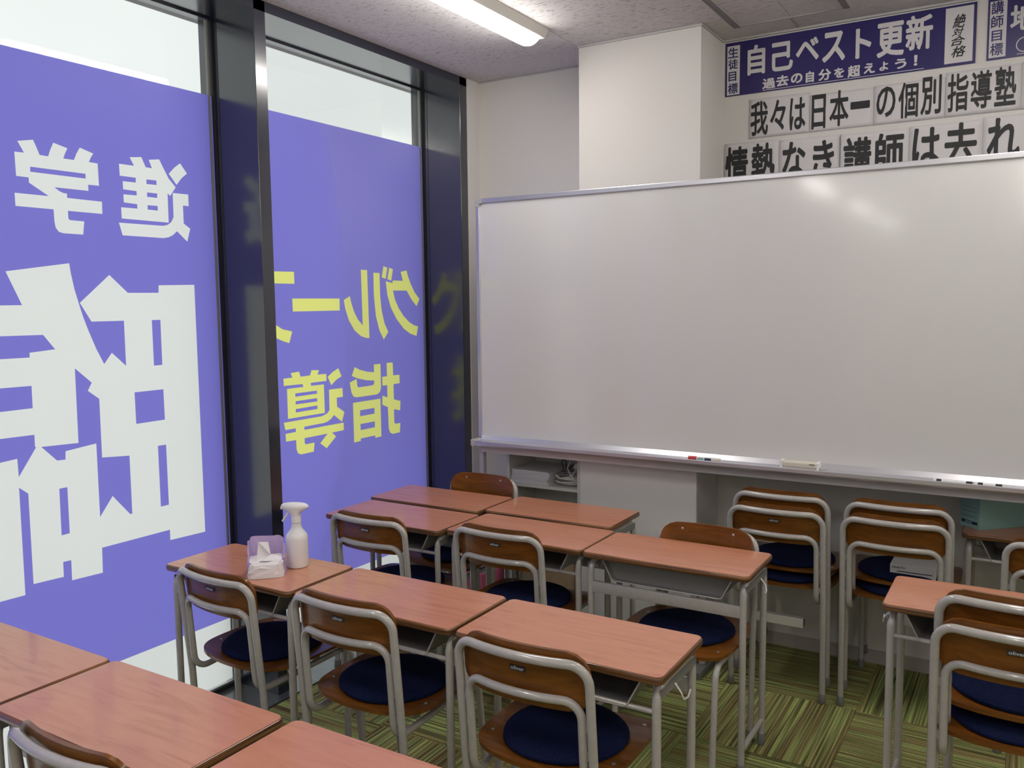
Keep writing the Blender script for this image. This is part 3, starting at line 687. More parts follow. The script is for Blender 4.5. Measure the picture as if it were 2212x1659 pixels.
for sx, xx in ((1, WX0), (-1, WX1)):
    a, c = sorted((xx - sx * 0.006, xx + sx * 0.018))
    MB().bbox(a, c, WY - 0.068, WY + 0.030, WZ0 - 0.024, WZ0 + 0.010, 0.006, seg=3).build('tray_cap', 'cap', wb)
MB().bbox(WX0 + 0.022, WX1 - 0.022, WY - 0.012, WY + 0.028, WZ0 - 0.058, WZ0 - 0.020, 0.002).build('lower_beam', 'stand', wb)
for xx in (WX0 - 0.018, WX1 + 0.002):
    lg = MB().bbox(xx, xx + 0.024, WY + 0.028, WY + 0.058, 0.10, 1.958, 0.003).build('stand_leg', 'stand', wb)
    MB().bbox(xx - 0.001, xx + 0.025, WY + 0.027, WY + 0.059, 1.958, 1.964, 0.002).build('end_cap', 'black', lg)
    MB().bbox(xx, xx + 0.024, WY - 0.20, WY + 0.30, 0.07, 0.10, 0.003).build('base_foot', 'stand', wb)
    for yy in (WY - 0.18, WY + 0.28):
        cs = MB().lathe([(0.004, -0.010), (0.026, -0.010), (0.028, -0.006), (0.028, 0.006), (0.026, 0.010), (0.004, 0.010)], 18)
        cs.v = [(xx + 0.012 + q[2], yy + q[0], 0.029 + q[1]) for q in cs.v]
        cs.box(xx + 0.009, xx + 0.015, yy - 0.008, yy + 0.008, 0.035, 0.072)
        cs.build('caster', 'black', wb)

# a marker, an eraser and thin pens in the tray
TZ = WZ0 - 0.004
def hcyl(x0, x1, y, z, r, seg=14, rx=None):
    return MB().tube([(x0, y, z), (x1, y, z)], r, seg)
t = empty('marker', 'white marker with red cap lying left in the pen tray', 'marker', (-1.226, WY - 0.032, TZ + 0.0095), 0.03)
hcyl(0.0, 0.036, 0, 0, 0.0088).build('cap', 'red', t); hcyl(0.036, 0.104, 0, 0, 0.0082).build('barrel', 'white', t)
hcyl(0.104, 0.134, 0, 0, 0.0070).build('clear_cap', 'cream', t)
MB().box(0.040, 0.066, -0.0086, -0.0080, -0.005, 0.005).build('label_strip', 'teal', t)
MB().box(0.070, 0.098, -0.0086, -0.0080, -0.004, 0.005).build('print', 'tealink', t)
t = empty('board_eraser', 'cream cylindrical board eraser in the middle of the pen tray', 'eraser', (-0.846, WY - 0.028, TZ), 0.0)
MB().bbox(0.006, 0.142, -0.020, 0.022, 0.006, 0.034, 0.010, seg=4).build('grip', 'cream', t)
MB().bbox(0.0, 0.010, -0.022, 0.024, 0.002, 0.036, 0.004).build('end_piece', 'white', t)
MB().bbox(0.138, 0.150, -0.022, 0.024, 0.002, 0.036, 0.004).build('end_piece', 'white', t)
MB().box(0.004, 0.144, -0.018, 0.020, 0.001, 0.007).build('felt', 'paper', t)
MB().box(0.112, 0.132, -0.0205, -0.0199, 0.024, 0.027).build('print', 'ink', t)
MB().bbox(0.152, 0.170, -0.018, 0.014, 0.0, 0.014, 0.003).build('clip', 'cap', t)
for nm, x, ln, lab in (('pen', -0.300, 0.125, 'thin white pen lying in the right part of the pen tray'), ('pen', -0.168, 0.085, 'short white pen with a dark band, rightmost in the pen tray')):
    t = empty(nm, lab, 'pen', (x, WY - 0.034, TZ + 0.006), 0.02)
    hcyl(0, ln, 0, 0, 0.0050).build('barrel', 'white', t)
    hcyl(0.010, 0.026, 0, 0, 0.0053).build('band', 'ink', t)
    hcyl(ln - 0.020, ln, 0, 0, 0.0053).build('band', 'ink', t)

# ------------------------------------------------------------------ low cabinet in the recess with what it holds
cb = empty('shelf_cabinet', 'white open shelf cabinet in the recess between window corner and pillar', 'cabinet', (0, 0, 0))
CX0, CX1, CY0, CY1, CZ = -2.222, -1.812, 3.575, 3.848, 0.895
for a in ((CX0, CX0 + 0.016), (CX1 - 0.018, CX1 - 0.002)):
    MB().bbox(a[0], a[1], CY0, CY1, 0, CZ, 0.001, seg=1).build('side_panel', 'lam', cb)
MB().bbox(CX0, CX1, CY0, CY1, CZ, CZ + 0.018, 0.001, seg=1).build('top_panel', 'lam', cb)
MB().box(CX0 + 0.016, CX1 - 0.018, CY1 - 0.008, CY1, 0.05, CZ).build('back_panel', 'lam', cb)
MB().bbox(CX0 + 0.016, CX1 - 0.018, CY0 + 0.004, CY1 - 0.008, 0.664, 0.680, 0.001, seg=1).build('shelf', 'lam', cb)
MB().bbox(CX0 + 0.016, CX1 - 0.018, CY0 + 0.004, CY1 - 0.008, 0.052, 0.068, 0.001, seg=1).build('shelf', 'lam', cb)
MB().box(CX0 + 0.016, CX1 - 0.018, CY0 + 0.02, CY0 + 0.036, 0.0, 0.052).build('plinth', 'lam', cb)
ords = ['bottom', 'second from the bottom', 'third from the bottom', 'fourth from the bottom', 'fifth from the bottom', 'third from the top', 'second from the top', 'topmost']
z = 0.6802
for q in range(8):
    h = 0.0085 if q != 7 else 0.006
    t = empty('booklet', 'white booklet in the cabinet cubby, %s of its stack' % ords[q], 'booklet', (-2.080 + random.uniform(-.006, .006), 3.700 + random.uniform(-.006, .005), z), random.uniform(-.03, .03), 'booklets in the cabinet cubby')
    MB().bbox(-0.115, 0.095, -0.118, 0.128, 0.0008, h - 0.0008, 0.0006, seg=1).build('page_block', 'paper', t)
    MB().box(-0.116, 0.096, -0.119, 0.129, 0, 0.0007).box(-0.116, 0.096, -0.119, 0.129, h - 0.0008, h - 0.0002).build('cover', 'white', t)
    z += h
def blob_loops(c, R, n, rz, zh, seed, tilt=0.0):
    rr = random.Random(seed); P = []
    N = 26 * n
    for k in range(N):
        a = 2 * PI * k / 26
        jr = R * (1 + 0.10 * math.sin(a * 0.37 + seed)); 
        P.append((c[0] + jr * math.cos(a), c[1] + jr * rz * math.sin(a), c[2] + zh * k / N + 0.004 * math.sin(a * 1.3 + seed)))
    return P
cab = empty('cable_coil', 'coiled white extension cable beside the booklets in the cabinet', 'cable', (-1.910, 3.665, 0.6805))
b = MB().tube(blob_loops((0, 0, 0.006), 0.072, 6, 0.85, 0.040, 2), 0.0036, 7)
b.build('cable', 'cable', cab)
MB().tube(fillet([(0.055, -0.045, 0.02), (0.03, -0.06, 0.06), (-0.004, -0.03, 0.085), (0.012, 0.0, 0.15), (0.0, 0.02, 0.20)], 0.02), 0.0034, 7).build('cable', 'cable', cab)
MB().tube(fillet([(-0.05, -0.06, 0.055), (-0.02, -0.07, 0.040), (0.03, -0.06, 0.050), (0.05, -0.02, 0.09)], 0.02), 0.0034, 7).build('cable', 'cable', cab)
MB().bbox(-0.028, 0.004, -0.014, 0.010, 0.082, 0.116, 0.006, tr=Matrix.Rotation(0.5, 4, 'Y')).build('plug', 'cable', cab)
t = tag(MB().tube(fillet([(-0.03, 0.0, 0.05), (-0.05, 0, 0.11), (-0.04, 0, 0.145), (-0.025, 0, 0.11), (-0.035, 0.01, 0.06), (0.02, 0.02, 0.11), (0.05, 0.02, 0.10), (0.06, 0.02, 0.03)], 0.012), 0.0024, 6).build('black_cord', 'black'),
        'thin black looped cord on top of the white cable coil', 'cord')
t.location = (-1.905, 3.655, 0.6805)
t = empty('cardboard_box', 'open brown cardboard box on the lower cabinet shelf', 'box', (-2.010, 3.700, 0.068))
for a in ((-0.155, -0.151, -0.10, 0.10), (0.151, 0.155, -0.10, 0.10), (-0.151, 0.151, -0.104, -0.100), (-0.151, 0.151, 0.100, 0.104)):
    MB().box(a[0], a[1], a[2], a[3], 0, 0.24).build('side', 'card', t)
MB().box(-0.151, 0.151, -0.1, 0.1, 0, 0.004).build('bottom', 'card', t)
t = empty('storage_box', 'pink plastic storage box on the floor in the window corner', 'box', (-2.398, 3.60, 0.0035), 0)
MB().bbox(-0.10, 0.10, -0.14, 0.14, 0.0, 0.13, 0.006).build('body', 'white', t)
MB().bbox(-0.106, 0.106, -0.146, 0.146, 0.13, 0.225, 0.006).build('lid', 'pink', t)

# ------------------------------------------------------------------ school desk (student sits on the -y side)
DZ, DW, DD = 0.685, 0.596, 0.306
def make_desk():
    t = empty('school_desk')
    out = rrect(-DW / 2, DW / 2, -DD / 2, DD / 2, 0.022, 5)
    e = MB().prism(out, DZ - 0.021, DZ - 0.0006, None, 0.006)
    e.build('edge_band', 'edge', t, True)
    out2 = rrect(-DW / 2 + 0.0045, DW / 2 - 0.0045, -DD / 2 + 0.0045, DD / 2 - 0.0045, 0.018, 5)
    MB().prism(out2, DZ - 0.0016, DZ, None, 0.0).build('desktop', 'desk', t)
    r = 0.0115
    lx, ly = 0.273, 0.122
    for sx in (-1, 1):
        x = sx * lx
        P = fillet([(x, -ly, 0.03), (x, -ly, DZ - 0.037), (x, ly, DZ - 0.037), (x, ly, 0.03)], 0.045, 7)
        MB().tube(P, r, 14).build('leg_frame', 'paint', t, True)
        MB().tube([(x, -ly + 0.008, 0.088), (x, ly - 0.008, 0.088)], 0.0095, 12).build('foot_rail', 'paint', t, True)
        for y in (-ly, ly):
            MB().lathe([(0.0105, 0.0), (0.0138, 0.002), (0.0146, 0.010), (0.0136, 0.040), (0.0122, 0.042)], 14, (x, y, 0)).build('rubber_foot', 'rubber', t, True)
        hk = fillet([(sx * (lx + 0.013), -0.035, 0.628), (sx * (lx + 0.030), -0.035, 0.606), (sx * (lx + 0.034), -0.030, 0.588), (sx * (lx + 0.036), -0.005, 0.585), (sx * (lx + 0.036), 0.012, 0.598)], 0.010, 4)
        MB().tube(hk, 0.0024, 6).build('bag_hook', 'chrome', t, True)
        MB().box(sx * (lx + 0.010) - 0.0015, sx * (lx + 0.010) + 0.0015, -ly, ly, 0.618, 0.642).build('side_plate', 'tray', t)
    MB().tube([(-lx, -ly, 0.586), (lx, -ly, 0.586)], 0.0068, 12).build('front_rail', 'paint', t, True)
    MB().bbox(-lx, lx, ly - 0.008, ly + 0.008, 0.536, 0.577, 0.004, seg=2).build('back_rail', 'paint', t, True)
    # sheet steel book tray: a trough with sloped ends, open to the student, back wall set in
    sh = 0.0012
    prof = fillet([(-0.236, 0, 0.662), (-0.196, 0, 0.584), (0.196, 0, 0.584), (0.236, 0, 0.662)], 0.016, 5)
    y0, y1 = -0.128, 0.112
    v = []; f = []
    n = len(prof)
    for y in (y0, y1):
        v += [(q.x, y, q.z) for q in prof]
    v += [(q.x * 0.994, y0, q.z + sh) for q in prof] + [(q.x * 0.994, y1, q.z + sh) for q in prof]
    for k in range(n - 1):
        f.append((k, k + 1, n + k + 1, n + k)); f.append((2 * n + k, 3 * n + k, 3 * n + k + 1, 2 * n + k + 1))
        f.append((k, 2 * n + k, 2 * n + k + 1, k + 1)); f.append((n + k, n + k + 1, 3 * n + k + 1, 3 * n + k))
    tr = MB().add(v, f)
    bw = [(q.x, y1 - 0.030, q.z) for q in prof]; bw2 = [(q.x, y1 - 0.0285, q.z) for q in prof]
    tr.add(bw + bw2, [tuple(range(n)), tuple(range(2 * n - 1, n - 1, -1)), (0, n, 2 * n - 1, n - 1)])
    ty = tr.build('book_tray', 'tray', t)
    rim = MB()
    for y in (y0, y1): rim.tube([(q.x, y, q.z) for q in prof], 0.0022, 6)
    rim.build('rolled_rim', 'paint', ty, True)
    return t
desk0 = make_desk()
# x centre, y centre, height scale, quarter/half turn, label
DESKS = [
    (-2.295, 3.122, 1.0, 0.0, 'wood-top desk farthest into the window corner, room-facing chair behind'),
    (-1.692, 3.160, 1.0, 0.0, 'wood-top desk in front of the open cabinet, farthest row, no chair tucked in'),
    (-2.249, 2.780, 1.0, 0.0, 'wood-top desk against the window in the second-farthest row'),
    (-1.650, 2.820, 1.0, 0.0, 'wood-top desk in the middle of the second-farthest row'),
    (-1.050, 2.812, 1.0, PI, 'wood-top desk with its flat rail towards the camera, chair behind it'),
    (-2.228, 1.980, 1.0, 0.0, 'wood-top desk carrying the white spray bottle and the tissue pack'),
    (-1.620, 1.979, 1.0, 0.0, 'wood-top desk directly right of the one with the spray bottle'),
    (-1.012, 1.975, 1.0, 0.0, 'wood-top desk right of the middle row, its side hook in view'),
    (-2.243, 1.098, 1.0, 0.0, 'wood-top desk cut off by the left photo edge, in the nearest row'),
    (-1.640, 1.102, 1.0, 0.0, 'nearest-row wood-top desk reaching to the bottom left, chair below it'),
    (-1.021, 1.106, 1.0, 0.0, 'wood-top desk cut off by the bottom edge of the photo'),
    (-0.057, 2.766, 1.0, 0.0, 'wood-top desk at the right photo edge behind a stack of two chairs'),
    (0.088, 3.668, 1.022, 0.0, 'wood-top desk under the whiteboard carrying the teal storage box'),
]
for q, (x, y, sc, rz, lab) in enumerate(DESKS):
    if q == 0:
        d = desk0; d.location = (x, y, 0); d['label'] = lab; d['category'] = 'desk'; d['group'] = 'wood-top school desks'
    else:
        d = dup(desk0, (x, y, 0), rz, lab)
    d.scale = (1, 1, sc)

# ------------------------------------------------------------------ school chair (faces +y, back at y = 0)
def make_chair():
    t = empty('school_chair')
    hw, bow = 0.178, 0.030
    def cross(z, w_, n=12, y=0.0):      # bowed top bar
        return [(w_ * (1 - 2 * k / n), y - bow * (1 - (1 - 2 * k / n) ** 2), z) for k in range(n + 1)]
    P = fillet([(hw + 0.002, 0.050, 0.03), (hw + 0.001, 0.034, 0.39), (hw, 0.0, 0.753)] + cross(0.753, hw)[2:-2] + [(-hw, 0.0, 0.753), (-hw - 0.001, 0.034, 0.39), (-hw - 0.002, 0.050, 0.03)],
               [0.25, 0.052] + [0] * 9 + [0.052, 0.25], 7)
    MB().tube(P, 0.0113, 14).build('back_frame', 'paint', t, True)
    iw = 0.154
    P = fillet([(0.172, 0.455, 0.03), (0.168, 0.412, 0.418), (0.154, 0.030, 0.392), (iw, 0.010, 0.661)] + cross(0.661, iw, 12, 0.010)[2:-2] +
               [(-iw, 0.010, 0.661), (-0.154, 0.030, 0.392), (-0.168, 0.412, 0.418), (-0.172, 0.455, 0.03)],
               [0.050, 0.050, 0.048] + [0] * 9 + [0.048, 0.050, 0.050], 7)
    MB().tube(P, 0.0104, 14).build('seat_frame', 'paint', t, True)
    MB().tube([(-0.162, 0.28, 0.411), (0.162, 0.28, 0.411)], 0.0095, 10).build('cross_bar', 'paint', t, True)
    for sx in (-1, 1):
        for z, y in ((0.60, 0.016), (0.53, 0.022), (0.455, 0.028)):
            MB().tube([(sx * 0.164, y, z - 0.010), (sx * 0.168, y, z), (sx * 0.164, y, z + 0.010)], 0.0040, 6).build('weld_bead', 'paint', t, True)
    # curved plywood backrest in front of the bars
    b = MB()
    n, mz = 16, 8
    zt, zb = 0.777, 0.626
    def prof_edge(u):      # u -1..1 : top and bottom of the sheet
        a = abs(u)
        top = zt - 0.002 * a * a; bot = zb + 0.004
        r = 0.055 / 0.172
        if a > 1 - r:
            s_ = (a - (1 - r)) / r
            top -= 0.055 * (1 - math.sqrt(max(0, 1 - s_ * s_)))
            bot += 0.040 * (1 - math.sqrt(max(0, 1 - s_ * s_)))
        return top, bot
    us = [-math.cos(PI * k / n) for k in range(n + 1)]
    v = []
    for layer in (0, 1):
        for u in us:
            top, bot = prof_edge(u)
            for j in range(mz + 1):
                z = bot + (top - bot) * j / mz
                yb = 0.0140 - bow * (1 - u * u) * 0.98 + (0.753 - z) * 0.093 + (0.0005 if layer == 0 else 0.0105)
                v.append((u * 0.172, yb, z))
    N = (n + 1) * (mz + 1); f = []
    idx = lambda l, a, j: l * N + a * (mz + 1) + j
    for a in range(n):
        for j in range(mz):
            f.append((idx(0, a, j), idx(0, a + 1, j), idx(0, a + 1, j + 1), idx(0, a, j + 1)))
            f.append((idx(1, a, j), idx(1, a, j + 1), idx(1, a + 1, j + 1), idx(1, a + 1, j)))
        for j in (0, mz): f.append((idx(0, a, j), idx(0, a + 1, j), idx(1, a + 1, j), idx(1, a, j)))
    for a in (0, n):
        for j in range(mz): f.append((idx(0, a, j), idx(0, a, j + 1), idx(1, a, j + 1), idx(1, a, j)))
    br = b.add(v, f).build('backrest', 'ply', t, True)
    for sx in (-1, 1):
        u = sx * 0.095 / 0.172
        y = 0.0140 - bow * (1 - u * u) * 0.98 + 0.0105
        rv = MB().lathe([(0.0055, 0), (0.0052, 0.0012), (0.003, 0.0024)], 12)
        rv.v = [(q[0] + sx * 0.095, y + q[2], q[1] + 0.754) for q in rv.v]
        rv.build('rivet', 'rivet', t, True)
    # seat: rounded plywood, rear edge curled up a little
    ol = []
    ctrl = [(0, 0.030), (0.085, 0.037), (0.150, 0.060), (0.190, 0.105), (0.202, 0.17), (0.203, 0.27), (0.198, 0.345), (0.182, 0.392), (0.140, 0.412), (0.06, 0.418), (0, 0.419)]
    def catmull(P, n=5):
        out = []
        for i in range(len(P) - 1):
            p0 = P[max(i - 1, 0)]; p1_ = P[i]; p2_ = P[i + 1]; p3 = P[min(i + 2, len(P) - 1)]
            if i == 0: p0 = (-p2_[0], p2_[1])
            if i == len(P) - 2: p3 = (-p1_[0], p1_[1])
            for k in range(n):
                s_ = k / n
                out.append(tuple(0.5 * (2 * p1_[c] + (p2_[c] - p0[c]) * s_ + (2 * p0[c] - 5 * p1_[c] + 4 * p2_[c] - p3[c]) * s_ * s_ + (3 * p1_[c] - p0[c] - 3 * p2_[c] + p3[c]) * s_ ** 3) for c in (0, 1)))
        return out + [P[-1]]
    half = catmull(ctrl, 4)
    ol = half + [(-x, y) for x, y in half[-2:0:-1]]
    cx_, cy_ = 0.0, 0.225
    rings = [1.0, 0.93, 0.8, 0.55, 0.3, 0.0]
    v = []; n = len(ol)
    def sz(x, y): return 0.436 + 0.010 * max(0, (0.13 - y) / 0.10) ** 2 - 0.010 * max(0, (y - 0.33) / 0.09) ** 2 + 0.010 * (x / 0.2) ** 2
    for layer, dz in ((0, 0.0), (1, 0.0115)):
        for g in rings[:-1]:
            for x, y in ol:
                X, Y = cx_ + (x - cx_) * g, cy_ + (y - cy_) * g
                v.append((X, Y, sz(X, Y) + dz))
        v.append((cx_, cy_, sz(cx_, cy_) + dz))
    m_ = len(rings) - 1; off = n * m_ + 1; f = []
    for l in (0, 1):
        for g in range(m_ - 1):
            for k in range(n):
                f.append((l * off + g * n + k, l * off + g * n + (k + 1) % n, l * off + (g + 1) * n + (k + 1) % n, l * off + (g + 1) * n + k))
        for k in range(n): f.append((l * off + (m_ - 1) * n + k, l * off + (m_ - 1) * n + (k + 1) % n, l * off + m_ * n))
    for k in range(n): f.append((k, (k + 1) % n, off + (k + 1) % n, off + k))
    MB().add(v, f).build('seat', 'ply', t, True)
    for x, y in ((-0.172, 0.145), (0.172, 0.145), (-0.160, 0.365), (0.160, 0.365)):
        MB().lathe([(0.0055, 0), (0.0050, 0.0012), (0.003, 0.002)], 10, (x, y, sz(x, y) + 0.0115)).build('rivet', 'rivet', t, True)
    for x, y in ((hw + 0.002, 0.050), (-hw - 0.002, 0.050), (0.172, 0.455), (-0.172, 0.455)):
        MB().lathe([(0.0105, 0.0), (0.0132, 0.002), (0.0142, 0.009), (0.0134, 0.036), (0.0120, 0.038)], 14, (x, y, 0)).build('rubber_foot', 'rubber', t, True)
    return t
chair0 = make_chair()
def add_badge(t):   # small dark badge with the maker's lettering on the rear of the backrest
    u = 0.012 / 0.172
    y = 0.0140 - 0.030 * 0.98 + (0.753 - 0.715) * 0.093 - 0.0006
    bd = MB().bbox(-0.0215, 0.0215, y - 0.0012, y + 0.0008, 0.7095, 0.7225, 0.0006, seg=1).build('badge', 'badge', t)
    gv = []; b = MB()
    cu = bpy.data.curves.new('tmp', 'FONT'); cu.body = 'oliver'; cu.offset = 0.012; cu.resolution_u = 2
    o = bpy.data.objects.new('tmp', cu); C.objects.link(o); bpy.context.view_layer.update()
    me = bpy.data.meshes.new_from_object(o)
    vv = [tuple(q.co) for q in me.vertices]; ff = [tuple(p_.vertices) for p_ in me.polygons]
    bpy.data.objects.remove(o); bpy.data.curves.remove(cu)
    x0 = min(q[0] for q in vv); x1 = max(q[0] for q in vv); z0 = min(q[1] for q in vv); z1 = max(q[1] for q in vv)
    b.add([(-0.018 + 0.036 * (q[0] - x0) / (x1 - x0), y - 0.0016, 0.7118 + 0.0090 * (q[1] - z0) / (z1 - z0)) for q in vv], ff)
    b.build('badge_lettering', 'silver', bd)
add_badge(chair0)

def make_cushion():
    b = MB(); seg = 40
    prof = [(0.02, 0), (0.138, 0.0), (0.157, 0.003), (0.1645, 0.009), (0.164, 0.015), (0.157, 0.021), (0.138, 0.025), (0.10, 0.0265), (0.04, 0.027), (0.004, 0.027)]
    b.lathe(prof, seg)
    b.v = [(q[0] * (1.0 + 0.02 * math.sin(3 * math.atan2(q[1], q[0]))), q[1] * 0.985, q[2]) for q in b.v]
    return b.build('seat_cushion', 'navyfab', None, True)
cush0 = make_cushion()
# x, y, z, turn, badge?, label, cushion label (None: no cushion)
CH = [
    (-2.163, 1.738, 0, -0.06, 1, 'wooden school chair tucked in below the desk with the spray bottle', 'round navy cushion on the chair at the spray bottle desk'),
    (-1.587, 1.690, 0, 0.0, 1, 'wooden school chair second from the window in the middle row', 'round navy cushion on the middle chair of the middle row'),
    (-1.002, 1.662, 0, 0.0, 1, 'large wooden school chair at bottom centre, nearest with its whole back in view', 'big round navy cushion on the bottom centre chair'),
    (-2.140, 2.435, 0, 0.0, 1, 'wooden school chair against the purple window, second row from the whiteboard', 'round navy cushion on the chair before the lower purple window'),
    (-1.603, 2.505, 0, 0.0, 1, 'wooden school chair tucked under the middle desk of the second-farthest row', 'navy cushion under the middle desk of the second-farthest row'),
    (-2.200, 3.335, 0, PI, 0, 'wooden school chair facing the room in the window corner, before the dark column', 'navy cushion on the room-facing chair in the window corner'),
    (-0.998, 2.992, 0, PI, 0, 'wooden school chair facing the camera behind the desk with the flat rail', 'round navy cushion fully lit on the camera-facing chair'),
    (-0.838, 3.312, 0, 0.0, 1, 'lower chair of the stack left below the whiteboard, with a small badge', 'navy cushion on the lower chair of the left stack'),
    (-0.834, 3.372, 0.046, 0.0, 0, 'upper chair of the stack left below the whiteboard', 'navy cushion on the upper chair of the left stack'),
    (-0.414, 3.330, 0, 0.0, 0, 'lower chair of the stack holding the white electronics box', 'navy cushion between the chairs of the stack with the electronics box'),
    (-0.412, 3.388, 0.044, 0.0, 0, 'upper chair of the stack holding the white electronics box', 'navy cushion under the white electronics box'),
    (-0.010, 2.325, 0, 0.0, 1, 'lower chair of the near stack at the right photo edge', 'navy cushion on the lower chair of the near right stack'),
    (-0.008, 2.385, 0.056, 0.0, 0, 'upper chair of the near stack at the right photo edge', 'navy cushion on the upper chair of the near right stack'),
    (0.118, 3.235, 0, 0.0, 0, 'chair cut off by the right photo edge in front of the teal storage box', 'dark cushion on the chair before the teal storage box'),
    (-1.497, 0.856, 0, 0.0, 1, 'chair cut off by the bottom left corner of the photo', 'navy cushion on the chair in the bottom left corner'),
]
SCZ = {0: 0.962, 5: 0.982, 6: 0.962}      # these chairs are a size lower
for q, (x, y, z, rz, bd, lab, cl) in enumerate(CH):
    if q == 0:
        t = chair0; t.location = (x, y, z); t.rotation_euler = (0, 0, rz); t['label'] = lab; t['category'] = 'chair'; t['group'] = 'wooden school chairs'
    else:
        t = dup(chair0, (x, y, z), rz, lab, skip=() if bd else ('badge',))
    if cl:
        o = cush0 if q == 0 else cush0.copy()
        if q: C.objects.link(o)
        c_, s_ = math.cos(rz), math.sin(rz)
        lx_, ly_ = 0.004 * (q % 3 - 1), 0.222
        o.location = (x + lx_ * c_ - ly_ * s_, y + lx_ * s_ + ly_ * c_, z + 0.4480)
        o.rotation_euler = (0, 0, rz + 0.7 * q)
        tag(o, cl, 'cushion', 'round seat cushions')
        o.location.z = z + 0.4480 * SCZ.get(q, 1.0)
    t.scale = (1, 1, SCZ.get(q, 1.0))

# ------------------------------------------------------------------ things on the desks and chairs
sb = empty('spray_bottle', 'white trigger spray bottle standing on the desk by the window', 'bottle', (-2.104, 2.040, DZ), 0.45)
MB().lathe([(0.026, 0), (0.034, 0.002), (0.0365, 0.008), (0.0365, 0.098), (0.035, 0.108), (0.029, 0.118), (0.020, 0.129), (0.0158, 0.140), (0.0152, 0.150)], 32).build('body', 'white', sb, True)
MB().lathe([(0.0152, 0.1508), (0.0165, 0.152), (0.0165, 0.170), (0.0155, 0.174)], 24).build('collar', 'white', sb, True)
b = MB()   # rounded head: stacked ovals, long towards -x
secs = [(0.172, -0.002, 0.0155, 0.0145), (0.182, -0.002, 0.017, 0.0150), (0.190, -0.004, 0.024, 0.0165), (0.197, -0.003, 0.036, 0.0175), (0.204, -0.003, 0.0425, 0.0180), (0.210, -0.004, 0.0420, 0.0165), (0.216, -0.004, 0.035, 0.0125), (0.219, -0.004, 0.020, 0.0060)]
ns = 28; v = []
for z, cx_, a_, b_ in secs:
    for k in range(ns): v.append((cx_ + (a_ * 1.12 if z > 0.185 else a_) * math.cos(2 * PI * k / ns), 1.1 * b_ * math.sin(2 * PI * k / ns), z))
f = [(i * ns + k, i * ns + (k + 1) % ns, (i + 1) * ns + (k + 1) % ns, (i + 1) * ns + k) for i in range(len(secs) - 1) for k in range(ns)]
f += [tuple(range(ns)), tuple((len(secs) - 1) * ns + k for k in range(ns))]
b.add(v, f).build('spray_head', 'white', sb, True)
tp = fillet([(-0.026, 0, 0.197), (-0.030, 0, 0.180), (-0.048, 0, 0.154)], 0.02, 6)
MB().tube(tp, 0.0036, 8).build('trigger', 'white', sb, True)
MB().tube([(-0.040, 0, 0.200), (-0.052, 0, 0.200)], 0.0055, 12).build('nozzle', 'white', sb, True)

# soft tissue pack: stack of tissues in a crumpled lilac bag, one tissue pulled out
tk = empty('tissue_pack', 'crumpled lilac soft pack of tissues with one tissue standing up', 'tissues', (-2.130, 1.925, DZ), 0.78)
rr = random.Random(5)
def crumple(nx, nz, hx, hy, h, amp, zb_=0.0, open_top=True, slope=0.0):
    ol = []
    for k in range(nx):
        a = 2 * PI * k / nx
        c_, s_ = math.cos(a), math.sin(a)
        e_ = 0.38
        ol.append((hx * math.copysign(abs(c_) ** e_, c_), hy * math.copysign(abs(s_) ** e_, s_)))
    v = []; f = []
    for j in range(nz + 1):
        t_ = j / nz
        for (x, y) in ol:
            g = 1 - 0.10 * t_ ** 2
            top = h * (1 + 0.13 * (y / hy) * slope)
            v.append((x * g + rr.uniform(-amp, amp) * min(1, 3 * t_), y * g + rr.uniform(-amp, amp) * min(1, 3 * t_), zb_ + t_ * top + (rr.uniform(-amp, amp) if 0 < j else 0)))
    for j in range(nz):
        for k in range(nx): f.append((j * nx + k, j * nx + (k + 1) % nx, (j + 1) * nx + (k + 1) % nx, (j + 1) * nx + k))
    f.append(tuple(range(nx)))
    if not open_top: f.append(tuple(nz * nx + k for k in range(nx)))
    return MB().add(v, f)
o = crumple(30, 4, 0.058, 0.046, 0.050, 0.0020, 0.001, False, 1.0)
o.v = [(q[0], q[1] - 0.006, q[2]) for q in o.v]
o.build('tissue_block', 'tissue', tk)
bg = crumple(34, 7, 0.062, 0.049, 0.098, 0.0030, 0.0, True, 1.6)
for i_, q in enumerate(bg.v):      # the near side of the bag is torn down low
    x, y, z = q
    if y < 0.020: z = min(z, 0.040 + 1.1 * max(0, y + 0.022) + 0.8 * max(0, abs(x) - 0.036))
    if y < 0: x *= 0.95; y *= 0.88
    bg.v[i_] = (x, y, z)
bg.build('bag', 'bag', tk)
tv = [(-0.030, -0.012, 0.046), (0.048, -0.030, 0.050), (0.004, 0.010, 0.060), (-0.022, 0.006, 0.108), (0.008, 0.014, 0.104), (0.016, -0.004, 0.066), (-0.012, -0.026, 0.052), (0.060, -0.008, 0.058)]
s_ = MB().add(tv, [(0, 6, 2, 3), (3, 2, 5, 4), (6, 1, 5, 2), (1, 7, 5)]).build('pulled_tissue', 'tissue', tk)
mo = s_.modifiers.new('thickness', 'SOLIDIFY'); mo.thickness = 0.0010
tv = [(-0.055, -0.046, 0.020), (-0.02, -0.052, 0.036), (0.03, -0.050, 0.030), (0.058, -0.044, 0.052), (0.050, -0.030, 0.056), (-0.045, -0.034, 0.050), (0.0, -0.040, 0.050)]
s_ = MB().add(tv, [(0, 1, 6, 5), (1, 2, 6), (2, 3, 4, 6)]).build('torn_flap', 'tissue', tk)
mo = s_.modifiers.new('thickness', 'SOLIDIFY'); mo.thickness = 0.0010

